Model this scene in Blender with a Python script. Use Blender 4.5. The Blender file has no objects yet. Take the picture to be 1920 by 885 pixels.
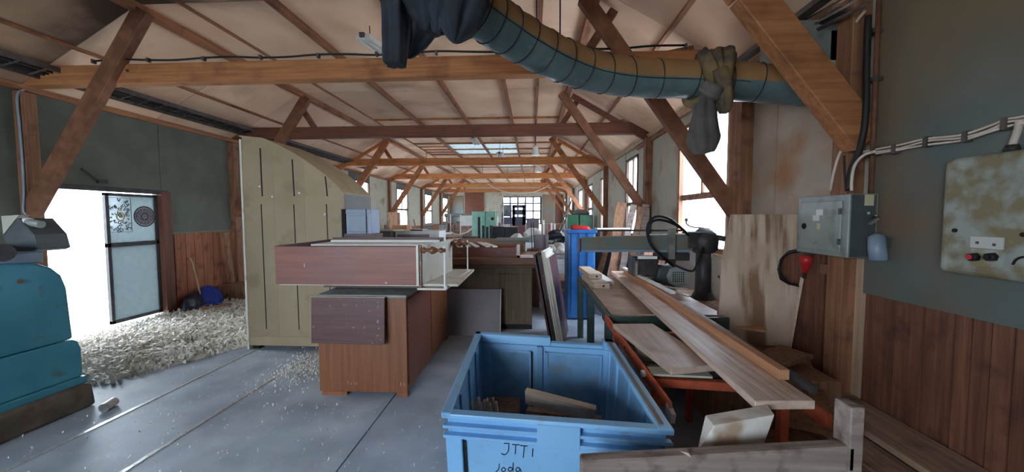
import bpy, bmesh, math, random
from mathutils import Vector, Matrix
random.seed(7)
SC = bpy.context.scene
COL = SC.collection
# ------------------------------------------------------------------ camera
FPX, YAW, PITCH, ROLL = 700.0, .054, -.054, -.002
F_ = Vector((-math.sin(YAW)*math.cos(PITCH), math.cos(YAW)*math.cos(PITCH), math.sin(PITCH)))
R0 = Vector((math.cos(YAW), math.sin(YAW), 0)); U0 = R0.cross(F_)
R_ = R0*math.cos(ROLL)+U0*math.sin(ROLL); U_ = -R0*math.sin(ROLL)+U0*math.cos(ROLL)
EYE = Vector((0, 0, 1.6))
cd = bpy.data.cameras.new('camera'); cam = bpy.data.objects.new('camera', cd); COL.objects.link(cam)
cd.sensor_width = 36; cd.lens = 36*FPX/1920; cd.clip_start = .02; cd.clip_end = 300
M = Matrix((R_, U_, -F_)).transposed().to_4x4(); M.translation = EYE
cam.matrix_world = M
SC.camera = cam
# ------------------------------------------------------------------ daylight
SC.view_settings.view_transform = 'Standard'; SC.view_settings.look = 'None'
SC.view_settings.gamma = 1; SC.view_settings.use_curve_mapping = False
SC.view_settings.exposure = 3.0
SC.cycles.max_bounces = 10; SC.cycles.diffuse_bounces = 5; SC.cycles.transparent_max_bounces = 12
SC.cycles.sample_clamp_indirect = 6
w = bpy.data.worlds.new('overcast_sky'); SC.world = w; w.use_nodes = True
w.node_tree.nodes['Background'].inputs[0].default_value = (.76, .875, 1, 1)
w.node_tree.nodes['Background'].inputs[1].default_value = 2.6

def portal(loc, rot, sx, sy):
    l = bpy.data.lights.new('sky_portal', 'AREA'); l.shape = 'RECTANGLE'; l.size = sx; l.size_y = sy
    l.cycles.is_portal = True
    o = bpy.data.objects.new('sky_portal', l); COL.objects.link(o); o.location = loc; o.rotation_euler = rot

def at(px, py, X=None, Y=None, Z=None):
    """the point of the place seen at a pixel of the 1920x885 photo on a plane of known X, Y or Z"""
    d = F_ + R_*((px-960)/FPX) - U_*((py-442.5)/FPX)
    t = X/d.x if X is not None else Y/d.y if Y is not None else (Z-1.6)/d.z
    return EYE + d*t

# ------------------------------------------------------------------ materials
def lin(c):
    return tuple(((v/255+.055)/1.055)**2.4 if v/255 > .04045 else v/255/12.92 for v in c)
MATS = {}
def mat(name, c1, c2=None, scale=4, stretch=(1, 1, 1), rough=.7, metal=0, bump=.15, lo=.35, hi=.65, dust=None, dscale=9, dlo=.55, dhi=.75, detail=6):
    """c1,c2: sRGB 0-255 tones of the thing itself mixed by noise; dust: a third tone in patches"""
    m = bpy.data.materials.new(name); m.use_nodes = True; nt = m.node_tree; n = nt.nodes; l = nt.links
    b = n['Principled BSDF']; b.inputs['Roughness'].default_value = rough; b.inputs['Metallic'].default_value = metal
    tc = n.new('ShaderNodeTexCoord'); mp = n.new('ShaderNodeMapping'); mp.inputs['Scale'].default_value = stretch
    geo = n.new('ShaderNodeNewGeometry')
    l.new(geo.outputs['Position'], mp.inputs['Vector'])
    no = n.new('ShaderNodeTexNoise'); no.inputs['Scale'].default_value = scale; no.inputs['Detail'].default_value = detail
    l.new(mp.outputs[0], no.inputs['Vector'])
    rp = n.new('ShaderNodeValToRGB'); l.new(no.outputs[0], rp.inputs[0])
    c2 = c2 or c1
    rp.color_ramp.elements[0].position = lo; rp.color_ramp.elements[1].position = hi
    rp.color_ramp.elements[0].color = (*lin(c1), 1); rp.color_ramp.elements[1].color = (*lin(c2), 1)
    out = rp.outputs[0]
    if dust:
        nd = n.new('ShaderNodeTexNoise'); nd.inputs['Scale'].default_value = dscale; nd.inputs['Detail'].default_value = 8
        l.new(geo.outputs['Position'], nd.inputs['Vector'])
        rd = n.new('ShaderNodeMapRange'); rd.inputs[1].default_value = dlo; rd.inputs[2].default_value = dhi
        l.new(nd.outputs[0], rd.inputs[0])
        mx = n.new('ShaderNodeMix'); mx.data_type = 'RGBA'; l.new(rd.outputs[0], mx.inputs[0])
        l.new(out, mx.inputs[6]); mx.inputs[7].default_value = (*lin(dust), 1); out = mx.outputs[2]
    oi = n.new('ShaderNodeObjectInfo'); mr = n.new('ShaderNodeMapRange'); mr.inputs[3].default_value = .86; mr.inputs[4].default_value = 1.12
    l.new(oi.outputs['Random'], mr.inputs[0])
    hs = n.new('ShaderNodeHueSaturation'); l.new(mr.outputs[0], hs.inputs['Value']); l.new(out, hs.inputs['Color'])
    l.new(hs.outputs[0], b.inputs['Base Color'])
    if bump:
        bp = n.new('ShaderNodeBump'); bp.inputs['Strength'].default_value = bump; bp.inputs['Distance'].default_value = .02
        l.new(no.outputs[0], bp.inputs['Height']); l.new(bp.outputs[0], b.inputs['Normal'])
    MATS[name] = m
    return m
def wood(name, c1, c2, axis='x', **k):
    s = {'x': (.8, 14, 14), 'y': (14, .8, 14), 'z': (14, 14, .8), 'o': (5, 5, 5)}[axis]
    k.setdefault('scale', 2.2); k.setdefault('bump', .25)
    return mat(name, c1, c2, stretch=s, **k)

timber_x = wood('timber_x', (158, 100, 62), (188, 128, 80), 'x', dust=(120, 72, 44), dscale=3)
timber_fresh = wood('timber_fresh', (186, 112, 62), (212, 142, 86), 'x', dust=(140, 80, 46), dscale=3)
timber_fresh_d = wood('timber_fresh_diagonal', (160, 98, 62), (186, 122, 80), 'o', scale=1.5, dust=(120, 72, 46), dscale=5)
timber_dark = wood('timber_dark', (92, 54, 40), (118, 70, 50), 'x', dust=(86, 50, 34), dscale=3)
timber_d = wood('timber_diagonal', (112, 72, 52), (140, 94, 68), 'o', scale=1.5, dust=(108, 66, 44), dscale=5)
timber_z = wood('timber_z', (128, 86, 62), (160, 112, 82), 'z', dust=(86, 56, 42), dscale=5)
timber_y = wood('timber_y', (128, 82, 56), (162, 108, 74), 'y', dust=(84, 52, 38), dscale=3)
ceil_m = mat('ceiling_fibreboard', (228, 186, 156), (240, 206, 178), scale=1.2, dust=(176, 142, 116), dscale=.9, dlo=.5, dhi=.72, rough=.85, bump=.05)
ceil_dark = mat('ceiling_darker_fibreboard', (164, 132, 106), (186, 154, 128), scale=1.2, dust=(88, 66, 52), dscale=.8, dlo=.42, dhi=.62, rough=.85, bump=.05)  # darker, blotchier tone for the near ceiling sheets
panel_pale = mat('wall_board_pale_green', (176, 176, 160), (194, 190, 172), scale=2, dust=(150, 130, 108), dscale=2, bump=.05)
panel_grey = mat('wall_board_grey_green', (92, 104, 102), (108, 118, 114), scale=2.5, dust=(120, 98, 76), dscale=.9, dlo=.46, dhi=.64, bump=.08, rough=.6)
panel_dark = mat('wall_board_dark_green', (92, 96, 86), (106, 110, 98), scale=2.5, dust=(84, 88, 80), dscale=1.4, bump=.05)
panel_ply = mat('wall_plywood_stained', (176, 160, 144), (194, 180, 164), scale=2.0, bump=.05, dust=(172, 122, 84), dscale=1.5, dlo=.54, dhi=.72)
clad_m = wood('cladding_pine', (106, 68, 52), (136, 90, 68), 'z', dust=(78, 50, 42), dscale=6)
clad_l = wood('cladding_left', (136, 82, 56), (164, 104, 72), 'z', dust=(92, 52, 38), dscale=5)
pale_z = wood('pale_board_z', (176, 146, 120), (196, 168, 142), 'z')
dark_frame = wood('window_frame_dark', (70, 50, 40), (96, 70, 56), 'z')
pale_frame = wood('window_frame_pale', (170, 140, 110), (190, 165, 140), 'z')
floor_m = mat('floor_concrete', (162, 176, 190), (182, 194, 206), scale=3, dust=(132, 144, 158), dscale=2.2, rough=.55, bump=.08, dlo=.45, dhi=.8)
joint_m = mat('metal_joint', (228, 228, 228), (196, 196, 196), scale=30, rough=.3, metal=.4)
gap_m = mat('dark_gap', (40, 36, 34), (56, 50, 46), rough=.9)
shav_m = mat('wood_shavings', (242, 234, 222), (252, 248, 240), scale=40, rough=.8, bump=0)
blue_mc = mat('blue_machine_paint', (54, 134, 156), (84, 164, 184), scale=1.6, dust=(96, 104, 96), dscale=5, dlo=.62, dhi=.75, rough=.45, bump=.1)
grime = mat('grimy_base', (84, 72, 60), (112, 100, 86), scale=8, bump=.5)
olive = mat('booth_olive_board', (156, 138, 108), (168, 150, 120), scale=2, dust=(130, 112, 86), dscale=3, rough=.6, bump=.04)
booth_side = mat('booth_side_grey', (124, 124, 124), (136, 136, 136), scale=3, bump=.03)
slot_m = mat('slot_dark', (34, 28, 22), rough=.9, bump=0)
brown_v = wood('brown_veneer', (120, 70, 54), (140, 84, 64), 'x', rough=.42, bump=.06, dust=(112, 80, 78), dscale=2.2, dlo=.5, dhi=.8)
brown_vz = wood('brown_veneer_upright', (126, 76, 44), (146, 90, 54), 'z', rough=.45, bump=.06)
dark_v = wood('scuffed_dark_veneer', (88, 56, 54), (104, 68, 64), 'x', rough=.4, bump=.06, dust=(150, 128, 118), dscale=26, dlo=.64, dhi=.72)
dusty = mat('dusty_top', (150, 150, 148), (176, 176, 172), scale=6, dust=(110, 96, 84), dscale=9, rough=.9)
cream = mat('cream_laminate', (206, 200, 184), (220, 214, 200), scale=4, dust=(160, 150, 134), dscale=7, rough=.5)
white_p = mat('white_paint', (222, 222, 218), (236, 236, 232), scale=5, rough=.5, bump=.03)
turned_m = wood('turned_wood', (108, 66, 42), (140, 90, 58), 'x', rough=.35)
greyv = mat('grey_mauve_panel', (112, 104, 112), (124, 116, 122), scale=2, rough=.45, bump=.03)
greyblue = mat('grey_blue_paint', (132, 146, 168), (146, 160, 180), scale=3, rough=.4, bump=.03)
bench_m = wood('bench_olive_wood', (100, 86, 64), (120, 102, 76), 'z', rough=.6, dust=(104, 72, 54), dscale=3)
bench_top = wood('bench_moulding', (108, 72, 50), (128, 88, 62), 'x', rough=.45)
crate_m = mat('blue_crate_plastic', (124, 178, 222), (136, 188, 230), scale=3, dust=(136, 160, 180), dscale=16, dlo=.6, dhi=.8, rough=.4, bump=.03)
crate_in = mat('blue_crate_panel', (104, 156, 198), (124, 172, 210), scale=9, dust=(130, 140, 146), dscale=8, dlo=.52, dhi=.75, rough=.5, bump=.03)
ink = mat('black_marker', (16, 16, 20), rough=.5, bump=0)
grey_wood = wood('weathered_grey_wood', (132, 116, 108), (166, 150, 140), 'x', dust=(96, 78, 70), dscale=14, rough=.85, bump=.5)
grey_wood_end = mat('weathered_end_grain', (130, 104, 84), (160, 132, 108), scale=14, bump=.5)
pale_wood = wood('pale_sawn_wood', (198, 176, 152), (220, 200, 178), 'x', dust=(160, 140, 124), dscale=7, rough=.8)
plank_m = wood('long_plank_wood', (194, 168, 150), (216, 192, 174), 'y', rough=.5, dust=(176, 146, 120), dscale=5)
plank_o = wood('batten_wood', (186, 132, 92), (206, 152, 112), 'y', rough=.75)
rough_w = wood('rough_board', (126, 92, 70), (158, 120, 94), 'z', dust=(88, 64, 52), dscale=8, rough=.85)
rough_y = wood('ledge_board', (148, 122, 102), (172, 146, 124), 'y', dust=(112, 86, 70), dscale=5, rough=.85)
orange_p = mat('orange_paint', (188, 84, 54), (204, 98, 66), scale=12, dust=(118, 74, 60), dscale=14, rough=.5)
green_p = mat('dark_green_paint', (54, 76, 72), (70, 92, 86), scale=8, dust=(96, 84, 72), dscale=12, rough=.5)
table_m = wood('saw_table_board', (176, 152, 136), (196, 172, 154), 'x', dust=(140, 104, 86), dscale=4, rough=.42)
steel = mat('dull_steel', (126, 126, 122), (160, 158, 152), scale=10, metal=.5, rough=.5)
steel_d = mat('dark_machine_metal', (46, 44, 46), (66, 62, 62), scale=10, rough=.55, dust=(96, 80, 66), dscale=10, dlo=.6, dhi=.8)
arm_m = mat('arm_green_grey_paint', (106, 122, 116), (124, 134, 124), scale=6, dust=(128, 106, 84), dscale=3, dlo=.45, dhi=.65, rough=.5)
black_c = mat('black_cable', (26, 24, 26), rough=.6, bump=0)
blue_drum = mat('blue_drum_plastic', (44, 104, 172), (60, 124, 194), scale=5, rough=.35, bump=.03)
sheet_m = wood('stained_sheet', (142, 108, 82), (210, 188, 166), 'z', scale=.9, lo=.42, hi=.58, dust=(196, 170, 146), dscale=4, dlo=.5, dhi=.7, rough=.7)
box_g = mat('grey_enclosure', (140, 148, 144), (152, 158, 154), scale=6, dust=(110, 110, 104), dscale=9, rough=.4, bump=.03)
box_gd = mat('grey_enclosure_end', (68, 74, 76), (80, 86, 88), scale=6, rough=.5, bump=.03)
panel_w = mat('control_box_worn_paint', (164, 172, 166), (184, 190, 182), scale=5, dust=(142, 130, 98), dscale=9, dlo=.42, dhi=.58, rough=.5, bump=.2)
white_pl = mat('white_plastic', (214, 214, 208), rough=.4, bump=0)
red_pl = mat('red_plastic', (190, 40, 40), rough=.35, bump=0)
pipe_m = mat('grey_pipe', (120, 140, 158), (140, 156, 170), scale=6, rough=.35, bump=0)
cable_w = mat('white_cable', (206, 190, 176), (222, 206, 192), scale=20, rough=.5, bump=0)
duct_b = mat('duct_teal_foil', (96, 120, 124), (118, 140, 142), scale=5, dust=(140, 160, 162), dscale=14, dlo=.62, dhi=.75, rough=.38, metal=.1, bump=.15)
duct_o = mat('duct_dust_coat', (158, 118, 76), (178, 134, 88), scale=5, rough=.95, bump=.1)
seam_m = mat('duct_seam', (40, 40, 44), rough=.6, bump=0)
cloth_d = mat('dark_filter_cloth', (34, 38, 46), (46, 52, 62), scale=7, dust=(78, 80, 84), dscale=5, dlo=.56, dhi=.76, rough=.9, bump=.2)
cloth_b = mat('brown_rag_cloth', (112, 92, 66), (140, 116, 78), scale=8, dust=(74, 72, 72), dscale=5, dlo=.48, dhi=.62, rough=.9, bump=.2)
cloth_g = mat('grey_bag_cloth', (84, 80, 78), (104, 98, 94), scale=8, rough=.9, bump=.2)
tray_m = mat('cable_tray_metal', (70, 62, 60), (96, 86, 82), scale=9, rough=.6)
door_m = mat('door_sheet_metal', (142, 156, 160), (164, 176, 178), scale=2.5, dust=(166, 108, 80), dscale=1.6, dlo=.62, dhi=.74, rough=.45, bump=.05)
door_f = wood('door_frame_brown', (92, 56, 44), (116, 74, 58), 'z')
lace = mat('ornament_dark', (66, 60, 72), (98, 84, 80), scale=20, bump=0)
lace_y = mat('ornament_yellow', (196, 178, 110), bump=0)
tarp_b = mat('blue_tarpaulin', (24, 52, 150), (36, 68, 176), scale=8, rough=.5)
black_bag = mat('black_plastic_sheet', (24, 26, 40), (44, 46, 62), scale=9, rough=.3, bump=.3)
green_cab = mat('mint_green_paint', (120, 168, 150), (134, 182, 162), scale=4, rough=.45, bump=.03)
green_cab2 = mat('deep_green_paint', (36, 92, 64), (48, 104, 74), scale=4, rough=.45, bump=.03)
black_cab = mat('black_laminate', (34, 34, 44), (44, 44, 54), scale=4, rough=.35, bump=.02)
mauve = mat('mauve_door_paint', (112, 70, 74), (124, 80, 84), scale=4, rough=.45, bump=.02)
slate = mat('slate_blue_paint', (68, 70, 88), (78, 80, 98), scale=4, rough=.45, bump=.02)
enamel = mat('lamp_white_enamel', (226, 226, 222), rough=.3, bump=0)
yellow_s = mat('yellow_sticker', (206, 200, 160), rough=.6, bump=0)
ground_m = mat('yard_ground', (200, 196, 186), (214, 210, 200), scale=1, rough=.9)

def upper_stain(m, tone, z0, z1):
    """brown smoke stain soaked into the upper part of a wall board, with a ragged edge"""
    nt = m.node_tree; n = nt.nodes; l = nt.links; b = n['Principled BSDF']; src = b.inputs['Base Color'].links[0].from_socket
    g = n.new('ShaderNodeNewGeometry'); sx = n.new('ShaderNodeSeparateXYZ'); l.new(g.outputs['Position'], sx.inputs[0])
    nz = n.new('ShaderNodeTexNoise'); nz.inputs['Scale'].default_value = 1.6; nz.inputs['Detail'].default_value = 5; l.new(g.outputs['Position'], nz.inputs['Vector'])
    ad = n.new('ShaderNodeMath'); ad.operation = 'MULTIPLY_ADD'; ad.inputs[1].default_value = 1.1; l.new(nz.outputs[0], ad.inputs[0]); l.new(sx.outputs['Z'], ad.inputs[2])
    mr = n.new('ShaderNodeMapRange'); mr.inputs[1].default_value = z0+.55; mr.inputs[2].default_value = z1+.55; mr.inputs[4].default_value = .85; l.new(ad.outputs[0], mr.inputs[0])
    mx = n.new('ShaderNodeMix'); mx.data_type = 'RGBA'; l.new(mr.outputs[0], mx.inputs[0]); l.new(src, mx.inputs[6]); mx.inputs[7].default_value = (*lin(tone), 1)
    l.new(mx.outputs[2], b.inputs['Base Color'])
upper_stain(panel_grey, (126, 108, 84), 1.95, 2.6)

def glass_mat(name, tint, dusty=.25, trans=.7):
    m = bpy.data.materials.new(name); m.use_nodes = True; nt = m.node_tree; n = nt.nodes; l = nt.links
    n.remove(n['Principled BSDF']); out = n['Material Output']
    tr = n.new('ShaderNodeBsdfTransparent'); tr.inputs[0].default_value = (*tint, 1)
    tl = n.new('ShaderNodeBsdfTranslucent'); tl.inputs[0].default_value = (*tint, 1)
    gl = n.new('ShaderNodeBsdfGlossy'); gl.inputs['Roughness'].default_value = .08
    nz = n.new('ShaderNodeTexNoise'); nz.inputs['Scale'].default_value = 6
    g = n.new('ShaderNodeNewGeometry'); l.new(g.outputs['Position'], nz.inputs['Vector'])
    mr = n.new('ShaderNodeMapRange'); mr.inputs[1].default_value = .3; mr.inputs[2].default_value = .8
    mr.inputs[3].default_value = dusty*.5; mr.inputs[4].default_value = dusty*1.5; l.new(nz.outputs[0], mr.inputs[0])
    m1 = n.new('ShaderNodeMixShader'); l.new(mr.outputs[0], m1.inputs[0]); l.new(tr.outputs[0], m1.inputs[1]); l.new(tl.outputs[0], m1.inputs[2])
    m2 = n.new('ShaderNodeMixShader'); m2.inputs[0].default_value = .06; l.new(m1.outputs[0], m2.inputs[1]); l.new(gl.outputs[0], m2.inputs[2])
    l.new(m2.outputs[0], out.inputs[0])
    return m
glass = glass_mat('dusty_window_glass', (.95, .97, 1), .25)
frosted = glass_mat('milky_door_glass', (.16, .18, .185), 1.0)
frosted_low = glass_mat('milky_lower_sheet', (.15, .165, .17), 1.0)
skylight_and_lit_m = glass_mat('skylight_and_lit_sheet', (.20, .215, .215), .9)

# ------------------------------------------------------------------ mesh helpers
class MB:
    """collects shapes in world coordinates; build() links them as ONE mesh object"""
    def __init__(s): s.v = []; s.f = []; s.mi = []; s.sm = []; s.cur = 0
    def add(s, vs, fs, smooth=False):
        b = len(s.v); s.v += [tuple(p) for p in vs]
        for f in fs: s.f.append(tuple(b+i for i in f)); s.mi.append(s.cur); s.sm.append(smooth)
        return s
    def box(s, x0, x1, y0, y1, z0, z1):
        v = [(x, y, z) for z in (z0, z1) for y in (y0, y1) for x in (x0, x1)]
        return s.add(v, [(0, 2, 3, 1), (4, 5, 7, 6), (0, 1, 5, 4), (2, 6, 7, 3), (0, 4, 6, 2), (1, 3, 7, 5)])
    def bar(s, p0, p1, wd, th, up=(0, 0, 1)):
        """oriented box from p0 to p1; wd across (perpendicular to up), th along up"""
        p0 = Vector(p0); p1 = Vector(p1); d = (p1-p0).normalized(); up = Vector(up)
        a = d.cross(up).normalized(); b = a.cross(d).normalized()
        v = [p+a*(i*wd/2)+b*(j*th/2) for p in (p0, p1) for j in (-1, 1) for i in (-1, 1)]
        return s.add(v, [(0, 2, 3, 1), (4, 5, 7, 6), (0, 1, 5, 4), (2, 6, 7, 3), (0, 4, 6, 2), (1, 3, 7, 5)])
    def hexa(s, q):  # 8 corners: bottom 4 ccw, top 4 ccw
        return s.add(q, [(3, 2, 1, 0), (4, 5, 6, 7), (0, 1, 5, 4), (1, 2, 6, 5), (2, 3, 7, 6), (3, 0, 4, 7)])
    def cyl(s, p0, p1, r0, r1=None, n=16, caps=True):
        return s.rings([p0, p1], [r0, r0 if r1 is None else r1], n, caps)
    def rings(s, pts, rad, n=12, caps=True, fold=None):
        pts = [Vector(p) for p in pts]; m = len(pts)
        vs = []; prev = None
        for i, p in enumerate(pts):
            d = (pts[min(i+1, m-1)]-pts[max(i-1, 0)]).normalized()
            if prev is None:
                a = d.orthogonal().normalized()
            else:
                a = (prev-d*prev.dot(d))
                a = a.normalized() if a.length > 1e-6 else d.orthogonal().normalized()
            prev = a; b = d.cross(a)
            for k in range(n):
                t = 2*math.pi*k/n; r = rad[i]
                rr = r*(fold(i, k, t) if fold else 1)
                vs.append(p+a*(math.cos(t)*rr)+b*(math.sin(t)*rr))
        fs = [(i*n+k, i*n+(k+1) % n, (i+1)*n+(k+1) % n, (i+1)*n+k) for i in range(m-1) for k in range(n)]
        s.add(vs, fs, True)
        if caps:
            b0 = len(s.v)-len(vs)
            s.f.append(tuple(b0+k for k in reversed(range(n)))); s.mi.append(s.cur); s.sm.append(False)
            s.f.append(tuple(b0+(m-1)*n+k for k in range(n))); s.mi.append(s.cur); s.sm.append(False)
        return s
    def tube(s, pts, r, n=8, sub=6):
        q = smooth(pts, sub) if len(pts) > 2 else pts
        return s.rings(q, [r]*len(q), n)
    def prism(s, poly, a, b):
        """poly: list of world points (planar), extruded by vector b-a"""
        d = Vector(b)-Vector(a); n = len(poly); P = [Vector(p) for p in poly]
        vs = P+[p+d for p in P]
        return s.add(vs, [tuple(reversed(range(n))), tuple(range(n, 2*n))]+[(i, (i+1) % n, n+(i+1) % n, n+i) for i in range(n)])
    def build(s, name, m, parent=None, bevel=0, seg=1):
        me = bpy.data.meshes.new(name)
        c = Vector(parent['_loc']) if parent is not None and '_loc' in parent else None
        if c is None:
            if parent is not None: c = Vector((0, 0, 0))
            else:
                xs = [v[0] for v in s.v]; ys = [v[1] for v in s.v]; zs = [v[2] for v in s.v]
                c = Vector(((min(xs)+max(xs))/2, (min(ys)+max(ys))/2, min(zs)))
        me.from_pydata([(v[0]-c.x, v[1]-c.y, v[2]-c.z) for v in s.v], [], s.f)
        ms = m if isinstance(m, (list, tuple)) else [m]
        for q in ms: me.materials.append(q)
        me.polygons.foreach_set('material_index', s.mi); me.polygons.foreach_set('use_smooth', s.sm)
        me.update()
        if bevel or True:
            bm = bmesh.new(); bm.from_mesh(me)
            bmesh.ops.recalc_face_normals(bm, faces=bm.faces)
            if bevel:
                ed = [e for e in bm.edges if len(e.link_faces) == 2 and e.calc_face_angle(0) > .6]
                bmesh.ops.bevel(bm, geom=ed, offset=bevel, segments=seg, affect='EDGES', profile=.5)
            bm.to_mesh(me); bm.free()
        o = bpy.data.objects.new(name, me); COL.objects.link(o)
        if parent is not None: o.parent = parent
        else: o.location = c
        o['_loc'] = tuple(c)
        return o
def smooth(pts, sub=6):
    P = [Vector(p) for p in pts]; out = []
    for i in range(len(P)-1):
        p0 = P[max(i-1, 0)]; p1 = P[i]; p2 = P[i+1]; p3 = P[min(i+2, len(P)-1)]
        for k in range(sub):
            t = k/sub
            out.append(.5*((2*p1)+(p2-p0)*t+(2*p0-5*p1+4*p2-p3)*t*t+(-p0+3*p1-3*p2+p3)*t**3))
    out.append(P[-1]); return out
def thing(name, label, cat, loc, group=None):
    o = bpy.data.objects.new(name, None); COL.objects.link(o); o.location = loc; o['_loc'] = tuple(loc)
    o.empty_display_size = .1
    o['label'] = label; o['category'] = cat
    if group: o['group'] = group
    return o
def tag(o, label, cat, group=None):
    o['label'] = label; o['category'] = cat
    if group: o['group'] = group
    return o
def struct(o): o['kind'] = 'structure'; return o
def sempty(name):
    o = bpy.data.objects.new(name, None); COL.objects.link(o); o['_loc'] = (0, 0, 0); o['kind'] = 'structure'; return o
def B(*a): return MB().box(*a)
def bar(*a, **k): return MB().bar(*a, **k)

XL, XR, YB, YE = -6.0, 2.23, -3.0, 27.1
ZW, ZC, XA, XB = 3.12, 4.0, -4.47, .70       # wall top, flat ceiling, folds of the ceiling
TY = [2.64, 4.13, 7.18, 11.22, 15.33, 19.89, 24.0]
# ================================================================== THE SETTING
# floor: concrete slabs between joints
fl = struct(B(XL, XR, YB, YE, -.2, -.012).build('floor', gap_m))
fx = [XL, -3.31, -2.56, -1.225, .3, XR]
for i in range(5):
    ys = [YB, 1.0, 7.5, 14, 20.5, YE]
    for j in range(5):
        B(fx[i]+.006, fx[i+1]-.006, ys[j]+.004, ys[j+1]-.004, -.06, 0).build('slab', floor_m, fl)
for x in (-3.31, -2.56):
    B(x-.017, x+.017, YB+.1, 11, -.02, .006).build('joint_strip', joint_m, fl)
g = struct(B(-60, 60, -60, 90, -.5, -.22).build('ground', ground_m))
# ceiling: two slopes, a flat middle, fibreboard sheets, joists
def cz(x):
    if x < XA: return ZW+(x-XL)/(XA-XL)*(ZC-ZW)
    if x > XB: return ZW+(XR-x)/(XR-XB)*(ZC-ZW)
    return ZC
SKY_AND_LIT = [(-2.85, -1.62, 12.3, 13.4), (-2.85, -1.62, 13.4, 14.5), (-1.62, -.5, 12.3, 13.4), (-1.62, -.5, 13.4, 14.5), (-.5, .1, 16.8, 18.3), (-1.62, -.5, 16.8, 18.3)]  # last two sheets are added, imitating ceiling boards lit by the windows
mb = MB()
def slab(x0, x1, y0, y1, dz0, dz1):
    mb.hexa([(x0, y0, cz(x0)+dz0), (x1, y0, cz(x1)+dz0), (x1, y1, cz(x1)+dz0), (x0, y1, cz(x0)+dz0),
             (x0, y0, cz(x0)+dz1), (x1, y0, cz(x1)+dz1), (x1, y1, cz(x1)+dz1), (x0, y1, cz(x0)+dz1)])
slab(XL, XA, YB, YE, .03, .12); slab(XB, XR, YB, YE, .03, .12)
slab(XA, -2.85, YB, YE, .03, .12); slab(.1, XB, YB, YE, .03, .12)
slab(-2.85, .1, YB, 12.3, .03, .12); slab(-2.85, .1, 14.5, 16.8, .03, .12); slab(-2.85, .1, 18.3, YE, .03, .12)
slab(-.5, .1, 12.3, 14.5, .03, .12); slab(-2.85, -1.62, 16.8, 18.3, .03, .12)
cl = struct(mb.build('ceiling', dark_frame))
cx = [XL-.1, -5.25, XA, -3.93, -2.85, -1.62, -.5, .1, XB, 1.45, XR+.1]
cy = [YB, -.6, 1.0, 2.64, 4.13, 5.7, 7.18, 9.2, 11.22, 12.3, 13.4, 14.5, 15.7, 16.8, 18.3, 19.9, 21.2, 22.6, 24, 25.5, YE]
for i in range(len(cx)-1):
    for j in range(len(cy)-1):
        x0, x1, y0, y1 = cx[i]+.004, cx[i+1]-.004, cy[j]+.004, cy[j+1]-.004
        s = any(abs(x0-.004-a) < .01 and abs(y0-.004-c) < .01 for a, b_, c, d_ in SKY_AND_LIT)
        mb = MB()
        jz = random.uniform(0, .008)
        slab(x0, x1, y0, y1, .0-jz, .028 if not s else .03)
        if s: mb.build('skylight_and_lit_sheet', skylight_and_lit_m, cl)
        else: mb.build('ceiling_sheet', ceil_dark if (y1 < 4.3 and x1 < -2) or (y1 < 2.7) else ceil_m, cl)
def joist(x, w_, h_, y0=YB, y1=YE):
    B(x-w_/2, x+w_/2, y0, y1, cz(x)-h_, cz(x)-.001).build('joist', timber_y, cl)
joist(XA+.02, .09, .10); joist(XB-.02, .09, .10)
for x, w_, h_ in ((-3.93, .04, .03), (-2.85, .06, .09), (-1.62, .06, .08), (-.5, .06, .09), (.1, .04, .05)): joist(x, w_, h_)
for x in (-5.25, 1.45): 
    mb = MB(); mb.bar((x, YB, cz(x)-.015), (x, YE, cz(x)-.015), .05, .03); mb.build('joist', timber_y, cl)
for y in (9.2, 12.3, 13.4, 14.5, 16.8, 18.3, 21.2, 22.6):
    B(-3.9, .66, y-.025, y+.025, ZC-.045, ZC-.001).build('cross_batten', timber_x, cl)
for x0, x1, y in ((-3.9, -2.9, 12.85), (-3.9, -2.9, 13.95), (-3.9, -1.65, 15.7)):
    B(x0, x1, y-.02, y+.02, ZC-.035, ZC-.001).build('cross_batten', timber_x, cl)

# walls
def wall(name, X, sgn, wins, y0, y1, zt=ZW):
    """backing wall from y0 to y1 with openings wins=(ya,yb,za,zb); thickness goes outward (sgn)"""
    mb = MB(); t = .16*sgn; xs = sorted((X, X+t)); cur = y0
    for a, b, za, zb in sorted(wins):
        if a > cur: mb.box(*xs, cur, a, -.2, zt)
        if za > 0: mb.box(*xs, a, b, -.2, za)
        mb.box(*xs, a, b, zb, zt); cur = b
    mb.box(*xs, cur, y1, -.2, zt)
    return struct(mb.build(name, panel_dark if X < 0 else panel_pale))
Lw = [(-1.6, .2, 1.1, 2.8), (4.22, 5.76, -.01, 1.97), (12.0, 13.5, 1.12, 2.86), (16.3, 17.8, 1.12, 2.86), (20.65, 22.15, 1.12, 2.86), (24.9, 26.4, 1.12, 2.86)]
Rw = [(4.36, 5.84, 1.15, 2.9), (8.05, 9.02, 1.15, 2.9), (11.45, 12.35, 1.15, 2.8), (14.0, 15.05, 1.15, 2.8), (16.7, 18.2, 1.15, 2.8), (21, 22.4, 1.15, 2.8), (25, 26.3, 1.15, 2.8)]
WL = wall('wall_left', XL, -1, Lw, YB, YE)
WR = wall('wall_right', XR, 1, Rw, YB, YE)
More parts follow.
